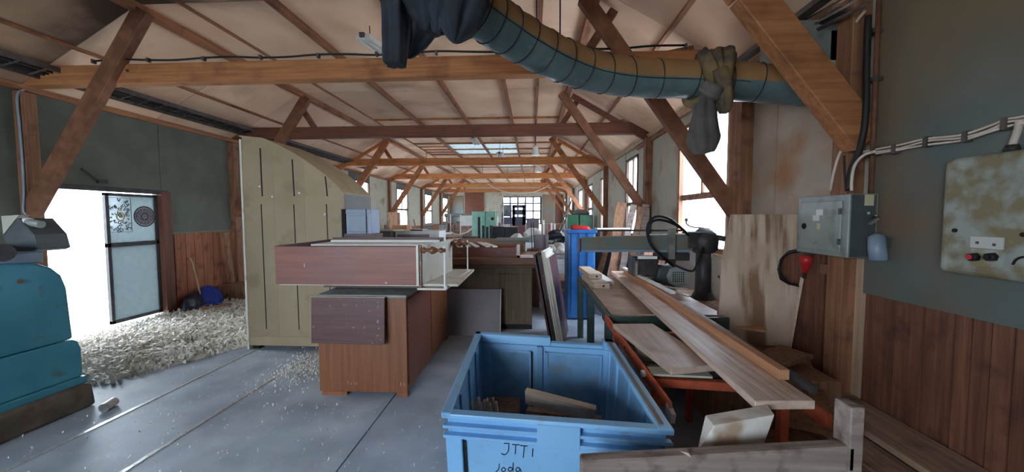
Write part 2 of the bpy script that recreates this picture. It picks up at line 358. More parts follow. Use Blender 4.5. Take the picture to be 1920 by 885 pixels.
# end wall with glazed bay
EW = [(-2.14, .62, 1.0, 3.0)]
mb = MB()
mb.box(XL-.16, -2.14, YE, YE+.16, -.2, 4.1).box(.62, XR+.16, YE, YE+.16, -.2, 4.1).box(-2.14, .62, YE, YE+.16, 3.0, 4.1).box(-2.14, .45, YE, YE+.16, -.2, 1.0)
WE = struct(mb.build('wall_end', panel_pale))
B(XL+.02, -2.2, YE-.03, YE-.004, 0, 1.1).build('wall_board', clad_m, WE)
B(.7, XR-.02, YE-.03, YE-.004, 0, 1.0).build('wall_board', clad_m, WE)
B(-4.9, -3.5, YE-.08, YE-.03, 1.15, 3.3).build('wall_board', timber_dark, WE)
B(.75, 1.6, YE-.04, YE-.004, 1.05, 3.1).build('wall_board', panel_grey, WE)
# near end wall, behind the photographer, with its daylight openings
BW = [(-5.4, -3.4, 1.0, 2.8), (-3.0, -1.4, 1.0, 2.7)]
mb = MB()
mb.box(XL-.16, -5.4, YB-.16, YB, -.2, 4.1).box(-3.4, -3.0, YB-.16, YB, -.2, 4.1).box(-1.4, XR+.16, YB-.16, YB, -.2, 4.1)
mb.box(-5.4, -3.4, YB-.16, YB, -.2, 1.0).box(-5.4, -3.4, YB-.16, YB, 2.8, 4.1).box(-3.0, -1.4, YB-.16, YB, 2.7, 4.1).box(-3.0, -1.4, YB-.16, YB, -.2, 1.0)
struct(mb.build('wall_back', panel_pale))

WN = [0]
def window(X, sgn, a, b, za, zb, transom=None, mull=1, fm=None, lower_mull=0):
    WN[0] += 1; fm = fm or dark_frame
    w_ = sempty('window_%d' % WN[0])
    x0, x1 = sorted((X-.02*sgn, X+.09*sgn)); f = .055
    mb = MB(); mb.box(x0, x1, a, a+f, za, zb).box(x0, x1, b-f, b, za, zb).box(x0, x1, a, b, zb-f, zb).box(x0, x1, a, b, za, za+f)
    mb.build('window_frame', fm, w_, .004)
    xi0, xi1 = sorted((X+.01*sgn, X+.07*sgn))
    if transom: B(xi0, xi1, a+f, b-f, transom-.04, transom+.04).build('transom', fm, w_)
    zt = transom or za+f
    for k in range(mull):
        y = a+(b-a)*(k+1)/(mull+1); B(xi0, xi1, y-.022, y+.022, (transom+.04) if transom else za+f, zb-f).build('mullion', fm, w_)
    xg = X+.04*sgn
    mb = MB(); B(xg-.002, xg+.002, a+f, b-f, za+f, zb-f).build('pane', glass, w_)
    xs = sorted((X-.05*sgn, X+.0*sgn)); B(*xs, a-.02, b+.02, za-.05, za-.01).build('sill', pale_frame, w_)
    portal(((X+.2*sgn), (a+b)/2, (za+zb)/2), (0, math.radians(90*sgn), 0), zb-za, b-a)
for i, q in enumerate(Lw):
    if i == 1: continue
    window(XL, -1, *q, transom=1.9, mull=1)
for i, q in enumerate(Rw): window(XR, 1, *q, transom=1.86, mull=1, fm=timber_z if i == 0 else None)
portal((XL-.2, 4.99, 1), (0, math.radians(-90), 0), 1.9, 1.5)
portal((-2.2, YB-.2, 1.85), (math.radians(90), 0, 0), 1.6, 1.7)
portal((-4.4, YB-.2, 1.9), (math.radians(90), 0, 0), 2, 1.8)
portal((-.76, YE+.2, 2), (math.radians(-90), 0, 0), 2.7, 2)
# end glazing, five bays wide
w_ = sempty('window_20')
mb = MB()
for k in range(6): x = -2.14+2.76*k/5; mb.box(x-.055, x+.055, YE+.0, YE+.08, 1.0, 3.0)
for z in (1.03, 1.35, 1.95, 2.5, 2.97): mb.box(-2.14, .62, YE+.01, YE+.075, z-.05, z+.05)
mb.build('window_frame', slate, w_)
for k in range(5):
    for za, zb in ((1.05, 1.32), (1.38, 1.92), (1.98, 2.47), (2.53, 2.94)):
        x = -2.14+2.76*k/5; B(x+.03, x+2.76/5-.03, YE+.048, YE+.052, za, zb).build('pane', glass, w_)
B(-2.14, -1.1, YE-.02, YE+.02, 1.0, 1.5).build('lower_board', slate, w_)
w_ = sempty('window_21')
mb = MB(); mb.box(-5.4, -3.4, YB-.09, YB-.03, 1.86, 1.94).box(-4.43, -4.37, YB-.09, YB-.03, 1.0, 2.8).box(-5.4, -5.34, YB-.1, YB, 1, 2.8).box(-3.46, -3.4, YB-.1, YB, 1, 2.8)
mb.build('window_frame', dark_frame, w_)
B(-5.34, -3.46, YB-.06, YB-.056, 1.0, 2.8).build('pane', glass, w_)

# left wall facing
for a, b in ((YB, 1.2), (1.2, 2.9), (2.9, 4.16)):
    B(XL, XL+.012, a+.004, b-.004, 0 if a < 0 else .02, ZW-.02).build('wall_board', panel_dark, WL)
B(XL, XL+.012, 4.16, 5.742, 1.985, ZW-.02).build('wall_board', panel_dark, WL)
B(XL, XL+.012, 5.75, 7.15, 1.33, ZW-.02).build('wall_board', panel_dark, WL)
B(XL, XL+.012, 7.2, 11.2, 1.33, ZW-.02).build('wall_board', panel_dark, WL)
B(XL, XL+.02, 5.9, 7.2, 1.30, 1.335).build('trim_strip', panel_grey, WL)
y = 5.92
for wd in (.20, .17, .16, .22, .15, .19, .2, .2, .18, .2, .2, .2):
    B(XL, XL+.02+random.uniform(0, .006), y+.004, y+wd-.004, .02, 1.31).build('cladding_board', clad_l, WL); y += wd
for a, b in ((8.5, 9.9), (9.9, 11.2), (11.3, 11.96), (13.54, 15.3), (15.4, 16.26), (17.84, 19.8), (19.95, 20.6), (22.2, 23.9), (24.05, 24.85), (26.45, 27.05)):
    B(XL, XL+.014, a+.006, b-.006, 1.1, ZW-.02).build('wall_board', panel_pale, WL)
    B(XL, XL+.02, a+.006, b-.006, .02, 1.08).build('wall_board', clad_l, WL)
# right wall facing
ry = [2.575]+[at(p, 700, X=XR).y for p in (1681, 1709, 1734, 1792, 1825, 1865)]+[1.80, 1.68, 1.5, 1.33, 1.2, 1.0, .8, .65, .5]
ry.sort(reverse=True)
for i in range(len(ry)-1):
    B(XR-.018-random.uniform(0, .01), XR, ry[i+1]+.005, ry[i]-.005, .02, 1.085).build('cladding_board', clad_m, WR)
B(XR-.035, XR, YB, 2.58, 1.085, ZW-.01).build('wall_board', panel_grey, WR)
B(XR-.02, XR, YB, .5, .02, 1.085).build('wall_board', clad_m, WR)
B(XR-.03, XR, 2.585, 2.80, .3, 1.31).build('wall_board', pale_z, WR)
B(XR-.006, XR, .5, 3.9, .02, 1.08).build('backing', slot_m, WR)
y = 2.815
for wd in (.09, .05, .075, .05, .08, .08, .09, .1, .1, .1, .1, .1, .1):
    B(XR-.02-random.uniform(0, .012), XR, y+.005, y+wd-.005, .02, 1.36).build('cladding_board', clad_m, WR); y += wd
B(XR-.012, XR, 2.82, 3.55, 1.38, ZW-.02).build('wall_board', panel_ply, WR)
B(XR-.012, XR, 3.56, 3.92, 1.38, ZW-.02).build('wall_board', panel_ply, WR)
B(XR-.05, XR, 4.24, 4.35, 1.0, 2.95).build('wall_board', pale_z, WR)
for a, b in ((5.9, 7.08), (7.28, 8.0), (9.1, 11.1), (11.32, 11.42), (12.4, 13.9), (15.1, 16.6), (18.3, 19.8), (20, 20.9), (22.5, 24.9)):
    B(XR-.016, XR, a+.006, b-.006, 2.0 if a == 7.28 else 1.12, ZW-.04).build('wall_board', panel_pale, WR)
    if a == 7.28: B(XR-.014, XR, a+.006, b-.006, 1.12, 1.99).build('wall_board', panel_pale, WR)
    y = a
    while y < b-.05:
        B(XR-.02, XR, y+.004, min(y+.18, b)-.004, .02, 1.1).build('cladding_board', clad_m, WR); y += .18
# conduit-like cornice battens along the wall heads
B(XL, XL+.07, YB, YE, ZW-.05, ZW+.02).build('trim_1', timber_y)['kind'] = 'structure'
B(XR-.07, XR, 2.9, YE, ZW-.07, ZW+.01).build('trim_2', pale_frame)['kind'] = 'structure'
B(XR-.05, XR, 5.86, 8.05, 2.97, 3.04).build('trim_3', timber_y)['kind'] = 'structure'

# door on the left: closed leaf with ornamented glazing, open leaf swung outwards
dr = sempty('door_1')
def dbox(a, b, za, zb, d0=-.02, d1=.02): return B(XL+d0-.03, XL+d1-.03, a, b, za, zb)
D0, D1 = 4.965, 5.70
mb = MB()
for q in ((D0, D0+.045, .05, 1.94), (D1-.05, D1, .05, 1.94), (D0, D1, .05, .10), (D0, D1, 1.9, 1.94), (D0, D1, 1.16, 1.22)):
    mb.box(XL-.06, XL-.01, *q)
mb.build('leaf_frame', steel_d, dr, .003)
dbox(D0+.045, D1-.05, .10, 1.16, 0, .012).build('sheet_panel', frosted_low, dr)
pn = dbox(D0+.045, D1-.05, 1.22, 1.9, 0, .006).build('pane', frosted, dr)
# ornament: scrolled lace square left, round rosette right
mb = MB(); xo = XL-.02
cyl_y, cyl_z = 5.16, 1.58
for k in range(60):
    a0 = random.uniform(0, 6.28); yy = random.uniform(5.03, 5.29); zz = random.uniform(1.38, 1.86); r = random.uniform(.012, .03)
    pts = [(xo, yy+math.cos(a0+t*.7)*r*(1-t*.1), zz+math.sin(a0+t*.7)*r*(1-t*.1)) for t in range(8)]
    mb.tube(pts, .0045, 5, 2)
for q in ((5.01, 5.31, 1.37, 1.375), (5.01, 5.31, 1.87, 1.875), (5.01, 5.015, 1.37, 1.875), (5.305, 5.31, 1.37, 1.875)): mb.box(xo-.004, xo+.002, *q)
mb.build('lace_ornament', lace, pn)
mb = MB()
mb.rings([(xo, 5.16+math.cos(t*.3142)*.05, 1.6+math.sin(t*.3142)*.06) for t in range(21)], [.008]*21, 6)
mb.build('ring_ornament', lace_y, pn)
mb = MB()
for R1, tk in ((.15, .012), (.125, .006), (.05, .008)):
    mb.rings([(xo, 5.50+math.cos(t*.2618)*R1, 1.6+math.sin(t*.2618)*R1) for t in range(25)], [tk]*25, 6)
for k in range(12):
    a0 = k*.5236
    mb.tube([(xo, 5.50+math.cos(a0+s_*.25)*rr, 1.6+math.sin(a0+s_*.25)*rr) for rr, s_ in ((.05, 0), (.08, .6), (.105, -.3), (.125, .3))], .005, 5, 3)
mb.build('rosette_ornament', lace, pn)
mb = MB(); mb.rings([(xo-.001, 5.50, 1.6), (xo, 5.50, 1.6)], [.13, .13], 24); mb.build('rosette_backing', greyv, pn)
mb = MB()
for k in range(5): mb.cyl((XL-.008, 5.04+k*.14, 1.245), (XL-.002, 5.04+k*.14, 1.245), .008, n=8)
mb.build('rivets', enamel, dr)
# outward swung leaf (seen edge-on in the glare) and frame posts
mb = MB(); mb.box(XL-.85, XL-.14, 4.235, 4.265, .05, 1.93); mb.build('open_leaf', door_m, dr)
B(XL-.02, XL+.07, 5.70, 5.86, 0, 2.0).build('door_post', door_f, dr, .004)
B(XL-.06, XL+.03, 4.17, 4.24, 0, 2.0).build('door_post', door_f, dr, .004)
B(XL-.06, XL+.03, 4.17, 5.86, 1.955, 2.02).build('door_head', steel_d, dr, .004)

# ================================================================== ROOF TRUSSES
tlab = ['nearest roof truss, its single big brace slanting over the duct at upper right',
        'second roof truss, light brown beam across the upper frame with cables on top',
        'third roof truss with the darkest red-brown tie beam, above the olive booth',
        'fourth roof truss, orange beam with clip marks behind the dark beam',
        'fifth roof truss, thin orange beam past the skylight sheets',
        'sixth roof truss, narrow beam near the far end of the hall',
        'seventh and farthest roof truss in front of the end window']
for i, Y in enumerate(TY):
    t = thing('roof_truss', tlab[i], 'roof truss', (-1.9, Y, 0), 'timber roof trusses along the hall')
    bm_ = timber_dark if i == 2 else timber_x if i < 2 else timber_fresh
    dm = timber_d if i in (1, 2) else timber_x if i == 0 else timber_fresh_d
    zb = 3.13 if i else 3.42
    B(XL+.02, XR-.03 if i else 1.2, Y, Y+.14, zb, zb+.215).build('tie_beam', bm_, t, .006)
    if i == 0:
        bar((2.17, Y-.04, 2.08), (1.40, Y-.04, 3.05), .12, .21, up=(0, 0, 1)).build('brace', dm, t, .006)
        # full brace reaching the ceiling joist
        bar((1.39, Y-.04, 3.062), (.86, Y-.04, 3.73), .12, .21).build('brace', dm, t, .006)
        B(XR-.12, XR-.002, Y+.005, Y+.14, .30, 3.05).build('post', timber_z, t, .004)
        B(XL+.02, XL+.14, Y, Y+.12, 0, 3.05).build('post', timber_z, t, .004)
        continue
    y_ = Y-.03
    bar((-5.90, y_, 1.64), (-4.36, y_, 3.91), .10, .18).build('brace', dm, t, .005)
    bar((2.16, y_, 1.62), (.54, y_, 3.89), .09, .15).build('brace', dm, t, .005)
    bar((.54, Y+.18, 3.30), (.90, Y+.18, 3.86), .07, .10).build('counter_brace', dm, t, .004)
    if i > 1: bar((-4.31, Y+.18, 3.30), (-4.67, Y+.18, 3.86), .07, .10).build('counter_brace', dm, t, .004)
    bar((1.45, Y+.07, 3.31), (1.72, Y+.07, 3.36), .07, .10).build('rafter_foot', dm, t, .004)
    if i > 2: bar((-5.96, Y+.05, 3.02), (-4.5, Y+.05, 3.86), .06, .09).build('rafter', bm_, t)
    if i > 1: bar((2.18, Y+.05, 3.02), (.75, Y+.05, 3.86), .06, .09).build('rafter', bm_, t)
    B(XR-.13, XR-.002, Y-.20 if i == 1 else Y-.06, Y+.02 if i == 1 else Y+.08, 0, 3.05).build('post', timber_z, t, .004)
    B(XL+.002, XL+.12, Y-.06, Y+.08, 0, 3.05).build('post', timber_z, t, .004)
    mb = MB()
    for x in (-4.55, 1.1):
        mb.cyl((x, Y-.085, 3.24), (x, Y-.07, 3.24), .014, n=8)
    mb.build('bolt', steel_d, t)
    if i == 3 or i == 1:
        mb = MB()
        for k in range(22):
            x = -4.6+k*.27
            if i == 3: mb.box(x-.008, x+.008, Y-.01, Y+.02, 3.32, 3.365)
        if i == 3: mb.build('cable_clip', pale_frame, t)
    if i in (3, 4):
        for x in (-3.2, -1.0):
            MB().cyl((x, Y+.03, 3.34), (x, Y+.03, 3.52), .009, n=6).build('hanger_pin', steel_d, t)
# cable along the top of the second truss
mb = MB(); Y = 4.10
xs_ = [-5.0+.33*k for k in range(21)]
mb.tube([(x, Y, 3.372+.012*math.sin(k*1.7)) for k, x in enumerate(xs_)], .011, 6, 3)
o = mb.build('cable', black_c); tag(o, 'black cable sagging along the top of the second roof beam', 'cable')
for k in range(0, 21, 2): B(xs_[k]-.012, xs_[k]+.012, Y-.02, Y+.02, 3.345, 3.39).build('clip', tray_m, o)
mb = MB(); mb.tube([at(p, q, Y=19.87) for p, q in ((915, 345), (935, 356), (960, 362), (990, 362), (1015, 355), (1040, 342))], .022, 6)
tag(mb.build('cable', cable_w), 'pale cable looping down between the farthest beams', 'cable')
# cable tray high on the left wall
t = thing('cable_tray', 'dark ladder cable tray running along the left ceiling edge', 'cable tray', (-5.5, 5, 3.3))
for x in (-5.72, -5.46): B(x-.01, x+.01, -1, 13, 3.20 if x < -5.6 else 3.26, 3.26 if x < -5.6 else 3.32).build('rail', tray_m, t)
for k in range(60):
    y = -.8+k*.23; bar((-5.72, y, 3.215), (-5.46, y, 3.275), .025, .008).build('rung', tray_m, t)
for dx, r in ((.05, .016), (.10, .013), (.15, .018), (.2, .012)):
    mb = MB(); mb.tube([(-5.71+dx, -1+k*1.4, 3.235+dx*.23+.006*math.sin(k*2+dx*40)) for k in range(11)], r, 6, 3); mb.build('cable', black_c, t)

# flex drop on the left wall to the blue machine
mb = MB(); mb.tube([at(*p, X=XL+.1) for p in ((45, 168), (32, 180), (36, 230), (42, 300), (45, 360), (44, 395), (52, 402))], .012, 6, 4)
tag(mb.build('conduit', pipe_m), 'thin grey conduit dropping down the left wall beside the brace', 'pipe')

# ================================================================== DUCT AND CLOTHS
t = thing('duct', 'dusty teal ribbed extraction duct sweeping across the upper right', 'duct', (1, 3, 2.5))
dp = [Vector((2.19, 3.03, 2.57)), Vector((2.05, 3.06, 2.60)), at(1440, 157, Y=3.1), at(1330, 150, Y=3.1), at(1200, 146, Y=3.05), at(1110, 133, Y=2.9), at(1035, 105, Y=2.68), at(965, 66, Y=2.45), at(905, 25, Y=2.25), at(868, -2, Y=2.15), at(845, -22, Y=2.12)]
dc = smooth(dp, 8); n = 28
mb = MB(); prev = None; vs = []
for i, p in enumerate(dc):
    d = (dc[min(i+1, len(dc)-1)]-dc[max(i-1, 0)]).normalized()
    a = Vector((0, 0, 1))-d*d.z; a.normalize(); b = d.cross(a)
    for k in range(n):
        tt = 2*math.pi*k/n; r = .145+.004*math.sin(i*1.3+k)
        vs.append(p+a*(math.cos(tt)*r)+b*(math.sin(tt)*r))
def dsplit(tt):
    tt = tt if tt < math.pi else tt-2*math.pi
    return -math.radians(108) < tt < math.radians(70)
low = []
for i in range(len(dc)-1):
    for k in range(n):
        f = (i*n+k, i*n+(k+1) % n, (i+1)*n+(k+1) % n, (i+1)*n+k)
        if dsplit(2*math.pi*(k+.5)/n): mb.cur = 1
        else: mb.cur = 0
        low.append((f, mb.cur))
b0 = MB(); b0.v = [tuple(v) for v in vs]
for f, c in low: b0.f.append(f); b0.mi.append(c); b0.sm.append(True)
b0.build('duct_tube', [duct_b, duct_o], t)
def hoop(p, d, r, th):
    a = Vector((0, 0, 1))-d*d.z; a.normalize(); b = d.cross(a)
    m_ = MB(); m_.rings([p+a*(math.cos(k*math.pi/12)*r)+b*(math.sin(k*math.pi/12)*r) for k in range(25)], [th]*25, 5, False); return m_
for i in range(18, len(dc)-2, 4):
    d = (dc[i+1]-dc[i-1]).normalized()
    d2 = (d+Vector((.0, .0, random.uniform(-.12, .12)))).normalized()
    hoop(dc[i], d2, .148, .004).build('seam_ring', seam_m, t)
mb = MB()
for sgn in (1,):
    pts = []
    for i in range(20, len(dc)-2, 2):
        d = (dc[i+1]-dc[i-1]).normalized(); a = Vector((0, 0, 1))-d*d.z; a.normalize(); b = d.cross(a)
        q = dc[i]+a*(.149*math.cos(math.radians(108)))-b*(.149*math.sin(math.radians(108)))
        pts.append(q)
    mb.tube(pts, .003, 5, 2)
mb.build('seam_line', seam_m, t)
# flange box against the wall where the duct goes in
B(XR-.34, XR-.04, 2.86, 3.30, 2.70, 3.0).build('wall_collar', box_g, t, .01)

def cloth_lobe(mb, pts, rads, folds, seed, flat=1, n=40, sub=5):
    rnd = random.Random(seed); ph = [rnd.uniform(0, 6.28) for _ in range(4)]
    q = smooth(pts, sub); m_ = len(q); rr = []
    for i in range(m_):
        s_ = i/(m_-1)*(len(rads)-1); j = min(int(s_), len(rads)-2); rr.append(rads[j]+(rads[j+1]-rads[j])*(s_-j))
    def fo(i, k, t_):
        s_ = i/m_
        return 1+.16*math.sin(folds*t_+ph[0]+s_*2)+.09*math.sin((folds*2+1)*t_+ph[1]+s_*3)+.05*math.sin(3*t_+s_*9+ph[2])
    mb.rings(q, rr, n, True, fo)
t = thing('filter_bag', 'dark blue-grey cloth filter bag hanging in folds from the top edge', 'filter bag', tuple(at(800, 0, Y=2.2)))
mb = MB(); A = lambda x, y, Y=2.2: at(x, y, Y=Y)
cloth_lobe(mb, [A(815, -130), A(812, -50), A(808, 10), A(800, 62)], [.36, .31, .24, .04], 7, 1)
mb.build('bag_body', cloth_d, t)
mb = MB(); cloth_lobe(mb, [A(735, -60, 2.1), A(742, 10, 2.1), A(742, 70, 2.1), A(740, 122, 2.1)], [.075, .07, .065, .055], 4, 2); mb.build('bag_strip', cloth_d, t)
mb = MB(); cloth_lobe(mb, [A(775, -10, 2.25), A(778, 30, 2.25), A(770, 75, 2.25), A(762, 108, 2.25)], [.16, .14, .1, .015], 6, 3); mb.build('bag_strip', cloth_d, t)
mb = MB(); cloth_lobe(mb, [A(850, -20, 2.1), A(838, 15, 2.1), A(828, 40, 2.1), A(820, 62, 2.1)], [.14, .10, .07, .02], 5, 4); mb.build('bag_strip', cloth_d, t)
mb = MB(); cloth_lobe(mb, [A(880, -15, 2.05), A(868, 20, 2.05), A(858, 50, 2.05), A(852, 80, 2.05)], [.12, .11, .09, .015], 5, 5); mb.build('bag_strip', cloth_d, t)
# cloth tied over the duct
t = thing('tied_cloth', 'brown and grey rag tied round the duct, its long end hanging', 'cloth', tuple(at(1330, 190, Y=3.0)))
c0 = at(1330, 150, Y=3.1)
mb = MB()
for j in range(3):
    pts = []
    for k in range(17):
        a_ = k/16*2*math.pi; pts.append(Vector((c0.x-.06+.065*j+.03*math.sin(a_*2+j), c0.y+math.sin(a_)*.175, c0.z+math.cos(a_)*(.175+.01*j))))
    cloth_lobe(mb, pts, [.05, .055, .045, .055, .05], 5, 10+j, n=14, sub=2)
mb.build('cloth_wrap', cloth_b, t)
mb = MB(); cloth_lobe(mb, [A(1332, 165, 2.88), A(1322, 195, 2.88), A(1318, 250, 2.88), A(1320, 287, 2.88)], [.055, .045, .075, .105, .06], 4, 21, n=24); mb.build('cloth_end', cloth_g, t)
mb = MB(); cloth_lobe(mb, [A(1350, 130, 2.86), A(1356, 160, 2.86), A(1358, 190, 2.86), A(1358, 212, 2.86)], [.05, .06, .05, .03], 4, 22, n=20); mb.build('cloth_end', cloth_b, t)
mb = MB(); cloth_lobe(mb, [A(1318, 160, 2.86), A(1335, 172, 2.84), A(1348, 178, 2.86)], [.04, .06, .04], 4, 23, n=20); mb.build('knot', cloth_g, t)

# ================================================================== LAMPS
def tube_lamp(p0, p1, label):
    t = thing('ceiling_lamp', label, 'lamp', tuple((p0+p1)/2), 'lamps under the ceiling')
    bar(p0, p1, .20, .06).build('housing', enamel, t, .006)
    d = (p1-p0).normalized()
    for s_ in (-.045, .045):
        o_ = Vector((s_, 0, -.045)) if abs(d.y) > .5 else Vector((0, s_, -.045))
        MB().cyl(p0+o_+d*.04, p1+o_-d*.04, .014, n=10).build('lamp_tube', white_pl, t)
    for q in (p0+d*.15, p1-d*.15): MB().cyl(q, q+Vector((0, 0, ZC-q.z-.002)), .006, n=6).build('hanger', black_c, t)
    mb = MB()
    mb.box(p0.x-.03, p0.x+.03, p0.y-.03, p0.y+.03, p0.z-.01, p0.z+.04); mb.build('end_cap', box_gd, t)
tube_lamp(Vector((-2.08, 4.60, 3.80)), Vector((-1.96, 5.25, 3.80)), 'white strip lamp tilted on the ceiling left of the filter bag')
tube_lamp(Vector((-1.62, 10.2, 3.72)), Vector((-1.62, 11.0, 3.72)), 'grey-white strip lamp between the dark beam and the fourth beam, left side')
tube_lamp(Vector((-1.05, 12.0, 3.60)), Vector((-1.0, 13.1, 3.60)), 'strip lamp hanging in front of the skylight sheets')
for p, q, Y, lb in ((1004, 284, 9.5, 'white enamel lamp hanging just behind the darkest beam, right of centre'), (905, 330, 17.5, 'small dark lamp hanging between the far beams, left of centre'), (1010, 318, 13.5, 'small pale lamp hanging behind the fourth beam')):
    c = at(p, q, Y=Y); t = thing('pendant_lamp', lb, 'lamp', tuple(c), 'lamps under the ceiling')
    MB().rings([c+Vector((0, 0, z)) for z in (.16, .12, .06, -.06, -.1)], [.03, .06, .07, .085, .11], 14).build('lamp_shade', enamel, t)
    MB().cyl(c+Vector((0, 0, .15)), Vector((c.x, c.y, ZC)), .008, n=6).build('cord', black_c, t)
# hanging hook cable above the duct
mb = MB(); c = at(1050, 78, Y=3.9); mb.cyl((c.x, c.y, c.z), (c.x, c.y, ZC), .008, n=6); mb.box(c.x-.02, c.x+.02, c.y-.015, c.y+.015, c.z-.06, c.z+.02); mb.bar(c+Vector((0, 0, -.03)), c+Vector((.05, 0, -.09)), .03, .012)
tag(mb.build('hook', steel_d), 'small metal hook hanging on a wire above the duct bend', 'hook')
mb = MB(); c = at(1006, 65, Y=3.6); mb.cyl((c.x, c.y, c.z), (c.x, c.y, ZC), .005, n=6)
tag(mb.build('wire', black_c), 'thin straight wire dropping from the ceiling behind the duct', 'wire')

# ================================================================== LEFT FOREGROUND
# blue machine body
t = thing('blue_machine', 'big turquoise-blue machine body on a grimy plinth by the doorway', 'machine', (-4.6, 2.8, 0))
def yz(pts, xa, xb): return MB().prism([(xa, y, z) for y, z in pts], (0, 0, 0), (xb-xa, 0, 0))
yz([(1.3, .26), (2.89, .26), (2.89, .50), (2.87, .56), (2.84, .585), (1.3, .585)], -5.2, -3.79).build('lower_body', blue_mc, t, .012, 2)
yz([(1.3, .588), (2.85, .588), (2.83, 1.02), (2.80, 1.13), (2.74, 1.20), (2.65, 1.245), (2.5, 1.26), (1.3, 1.27)], -5.2, -3.80).build('upper_body', blue_mc, t, .02, 2)
yz([(1.25, 0), (2.92, 0), (2.90, .20), (1.25, .22)], -5.3, -3.72).build('plinth', grime, t, .025, 2)
yz([(1.3, .20), (2.90, .20), (2.90, .26), (1.3, .26)], -5.25, -3.765).build('ledge', blue_mc, t, .006)
B(-5.0, -3.95, 1.6, 2.52, 1.262, 1.30).build('top_plate', grime, t, .006)
c = at(88, 500, Y=2.5)
MB().cyl(at(38, 528, X=-3.805), at(38, 528, X=-3.79), .018, n=10).build('bolt', grime, t)
# hopper / pulley guard standing on it
t = thing('guard_box', 'grey diamond-shaped metal guard with a light fitting on the blue machine', 'guard', (-4.1, 2.45, 1.30))
P = lambda x, y: at(x, y, Y=2.5)
MB().prism([P(33, 408), P(62, 440), P(70, 468), P(60, 472), P(14, 472), P(5, 442)], (0, 0, 0), (0, .2, 0)).build('guard', box_gd, t, .006)
MB().prism([P(2, 405), P(35, 403), P(6, 440)], (0, 0, 0), (0, .06, 0)).build('bracket', panel_pale, t)
a = at(2, 480, Y=2.7); B(-4.3, -3.86, 2.44, 2.74, 1.24, 1.33).build('foot', pipe_m, t, .01)
a = at(55, 420, Y=2.72); b = at(77, 420, Y=2.72)
MB().cyl(at(44, 415, Y=2.54), at(78, 421, Y=2.54), .026, n=14).build('lamp_socket', box_g, t)
MB().cyl(at(42, 415, Y=2.54), at(56, 417, Y=2.54), .033, n=14).build('socket_collar', white_pl, t)
mb = MB(); mb.cyl(at(4, 474, Y=2.28), at(-30, 474, Y=2.4), .06, n=14); tag(mb.build('round_fitting', steel_d), 'blackened round fitting on top of the blue machine at the left edge', 'fitting')

# tin can on the floor
t = thing('tin_can', 'small white tin lying on its side by the machine plinth', 'can', (-3.46, 2.78, 0))
a = Vector((-3.54, 2.90, .036)); b = Vector((-3.50, 2.79, .036))
MB().cyl(a, b, .035, n=18, caps=False).build('can_wall', enamel, t)
MB().rings([b, b+(b-a).normalized()*.004], [.037, .037], 18, False).build('rim', steel, t)
MB().cyl(a, a+(b-a)*.03, .034, n=18).build('can_base', steel, t)

# shavings: uncountable curls
rnd = random.Random(3); mb = MB()
def curl(x, y, z, s_):
    a_ = rnd.uniform(0, 6.28); ca, sa = math.cos(a_), math.sin(a_); r = s_*rnd.uniform(.5, 1.2); wd = s_*rnd.uniform(.3, .7); tl = rnd.uniform(-.7, .7)
    vs = []; N = 4; arc = rnd.uniform(1.2, 4.2)
    for k in range(N+1):
        th = k/N*arc; u = math.sin(th)*r; h = (1-math.cos(th))*r*.8
        for s2 in (-.5, .5):
            v_ = s2*wd; vs.append((x+ca*u-sa*v_, y+sa*u+ca*v_, z+.002+h+tl*v_*.3))
    mb.add(vs, [(2*k, 2*k+1, 2*k+3, 2*k+2) for k in range(N)], True)
def dens(x, y):
    d = math.exp(-((x+4.6)/1.25)**2-((y-4.45)/1.0)**2)*1.3+math.exp(-((x+3.6)/.9)**2-((y-4.6)/1.1)**2)*.9
    d += .6*math.exp(-((x+5.2)/.8)**2-((y-6.2)/1.2)**2)
    e = (y-3.15-(x+4.1)*2.3)/.35
    return d*max(0, min(1, e+.6))
def hz(x, y): return .055*dens(x, y)*(.6+.4*math.sin(x*7+1)*math.sin(y*9)+.25*math.sin(x*23)*math.sin(y*19+2))
cnt = 0
while cnt < 22000:
    x = rnd.uniform(-5.95, -2.3); y = rnd.uniform(3.2, 7.6)
    if rnd.random() < dens(x, y)-.08:
        if (-3.5 < x < -2.1 and 4.2 < y < 5) or (x < -3.7 and y < 2.95): continue
        curl(x, y, max(0, hz(x, y)-.01), rnd.choice((.016, .022, .03, .042))); cnt += 1
for k in range(1500):   # thin scatter over the slabs
    x = rnd.uniform(-5, -.5); y = rnd.uniform(1.6, 5.0)
    if x > -2.3 and y > 3: continue
    curl(x, y, 0, rnd.choice((.006, .009, .014)))
for cx_, cy_, sr, N_ in ((-2.35, 3.75, .32, 900), (-.62, 1.75, .16, 700), (-.55, 1.35, .2, 500)):
    for k in range(N_):
        x = rnd.gauss(cx_, sr*.5); y = rnd.gauss(cy_, sr*.8)
        if not (-1.95 < x < -1.05 and y > 3.1): curl(x, y, rnd.uniform(0, .02), .014)
sh = mb.build('wood_shavings', shav_m); tag(sh, 'pale curled wood shavings heaped on the floor inside the doorway', 'shavings'); sh['kind'] = 'stuff'
N_ = 70; vs = []; fs = []
for j in range(N_+1):
    for i in range(N_+1):
        x = -5.95+i/N_*3.4; y = 3.2+j/N_*4.2; h = hz(x, y)-.02; vs.append((x, y, max(h, -.03)))
fs = [(j*(N_+1)+i, j*(N_+1)+i+1, (j+1)*(N_+1)+i+1, (j+1)*(N_+1)+i) for j in range(N_) for i in range(N_)]
m_ = MB(); m_.add(vs, fs, True); m_.build('sawdust_bed', shav_m, sh)['kind'] = 'stuff'

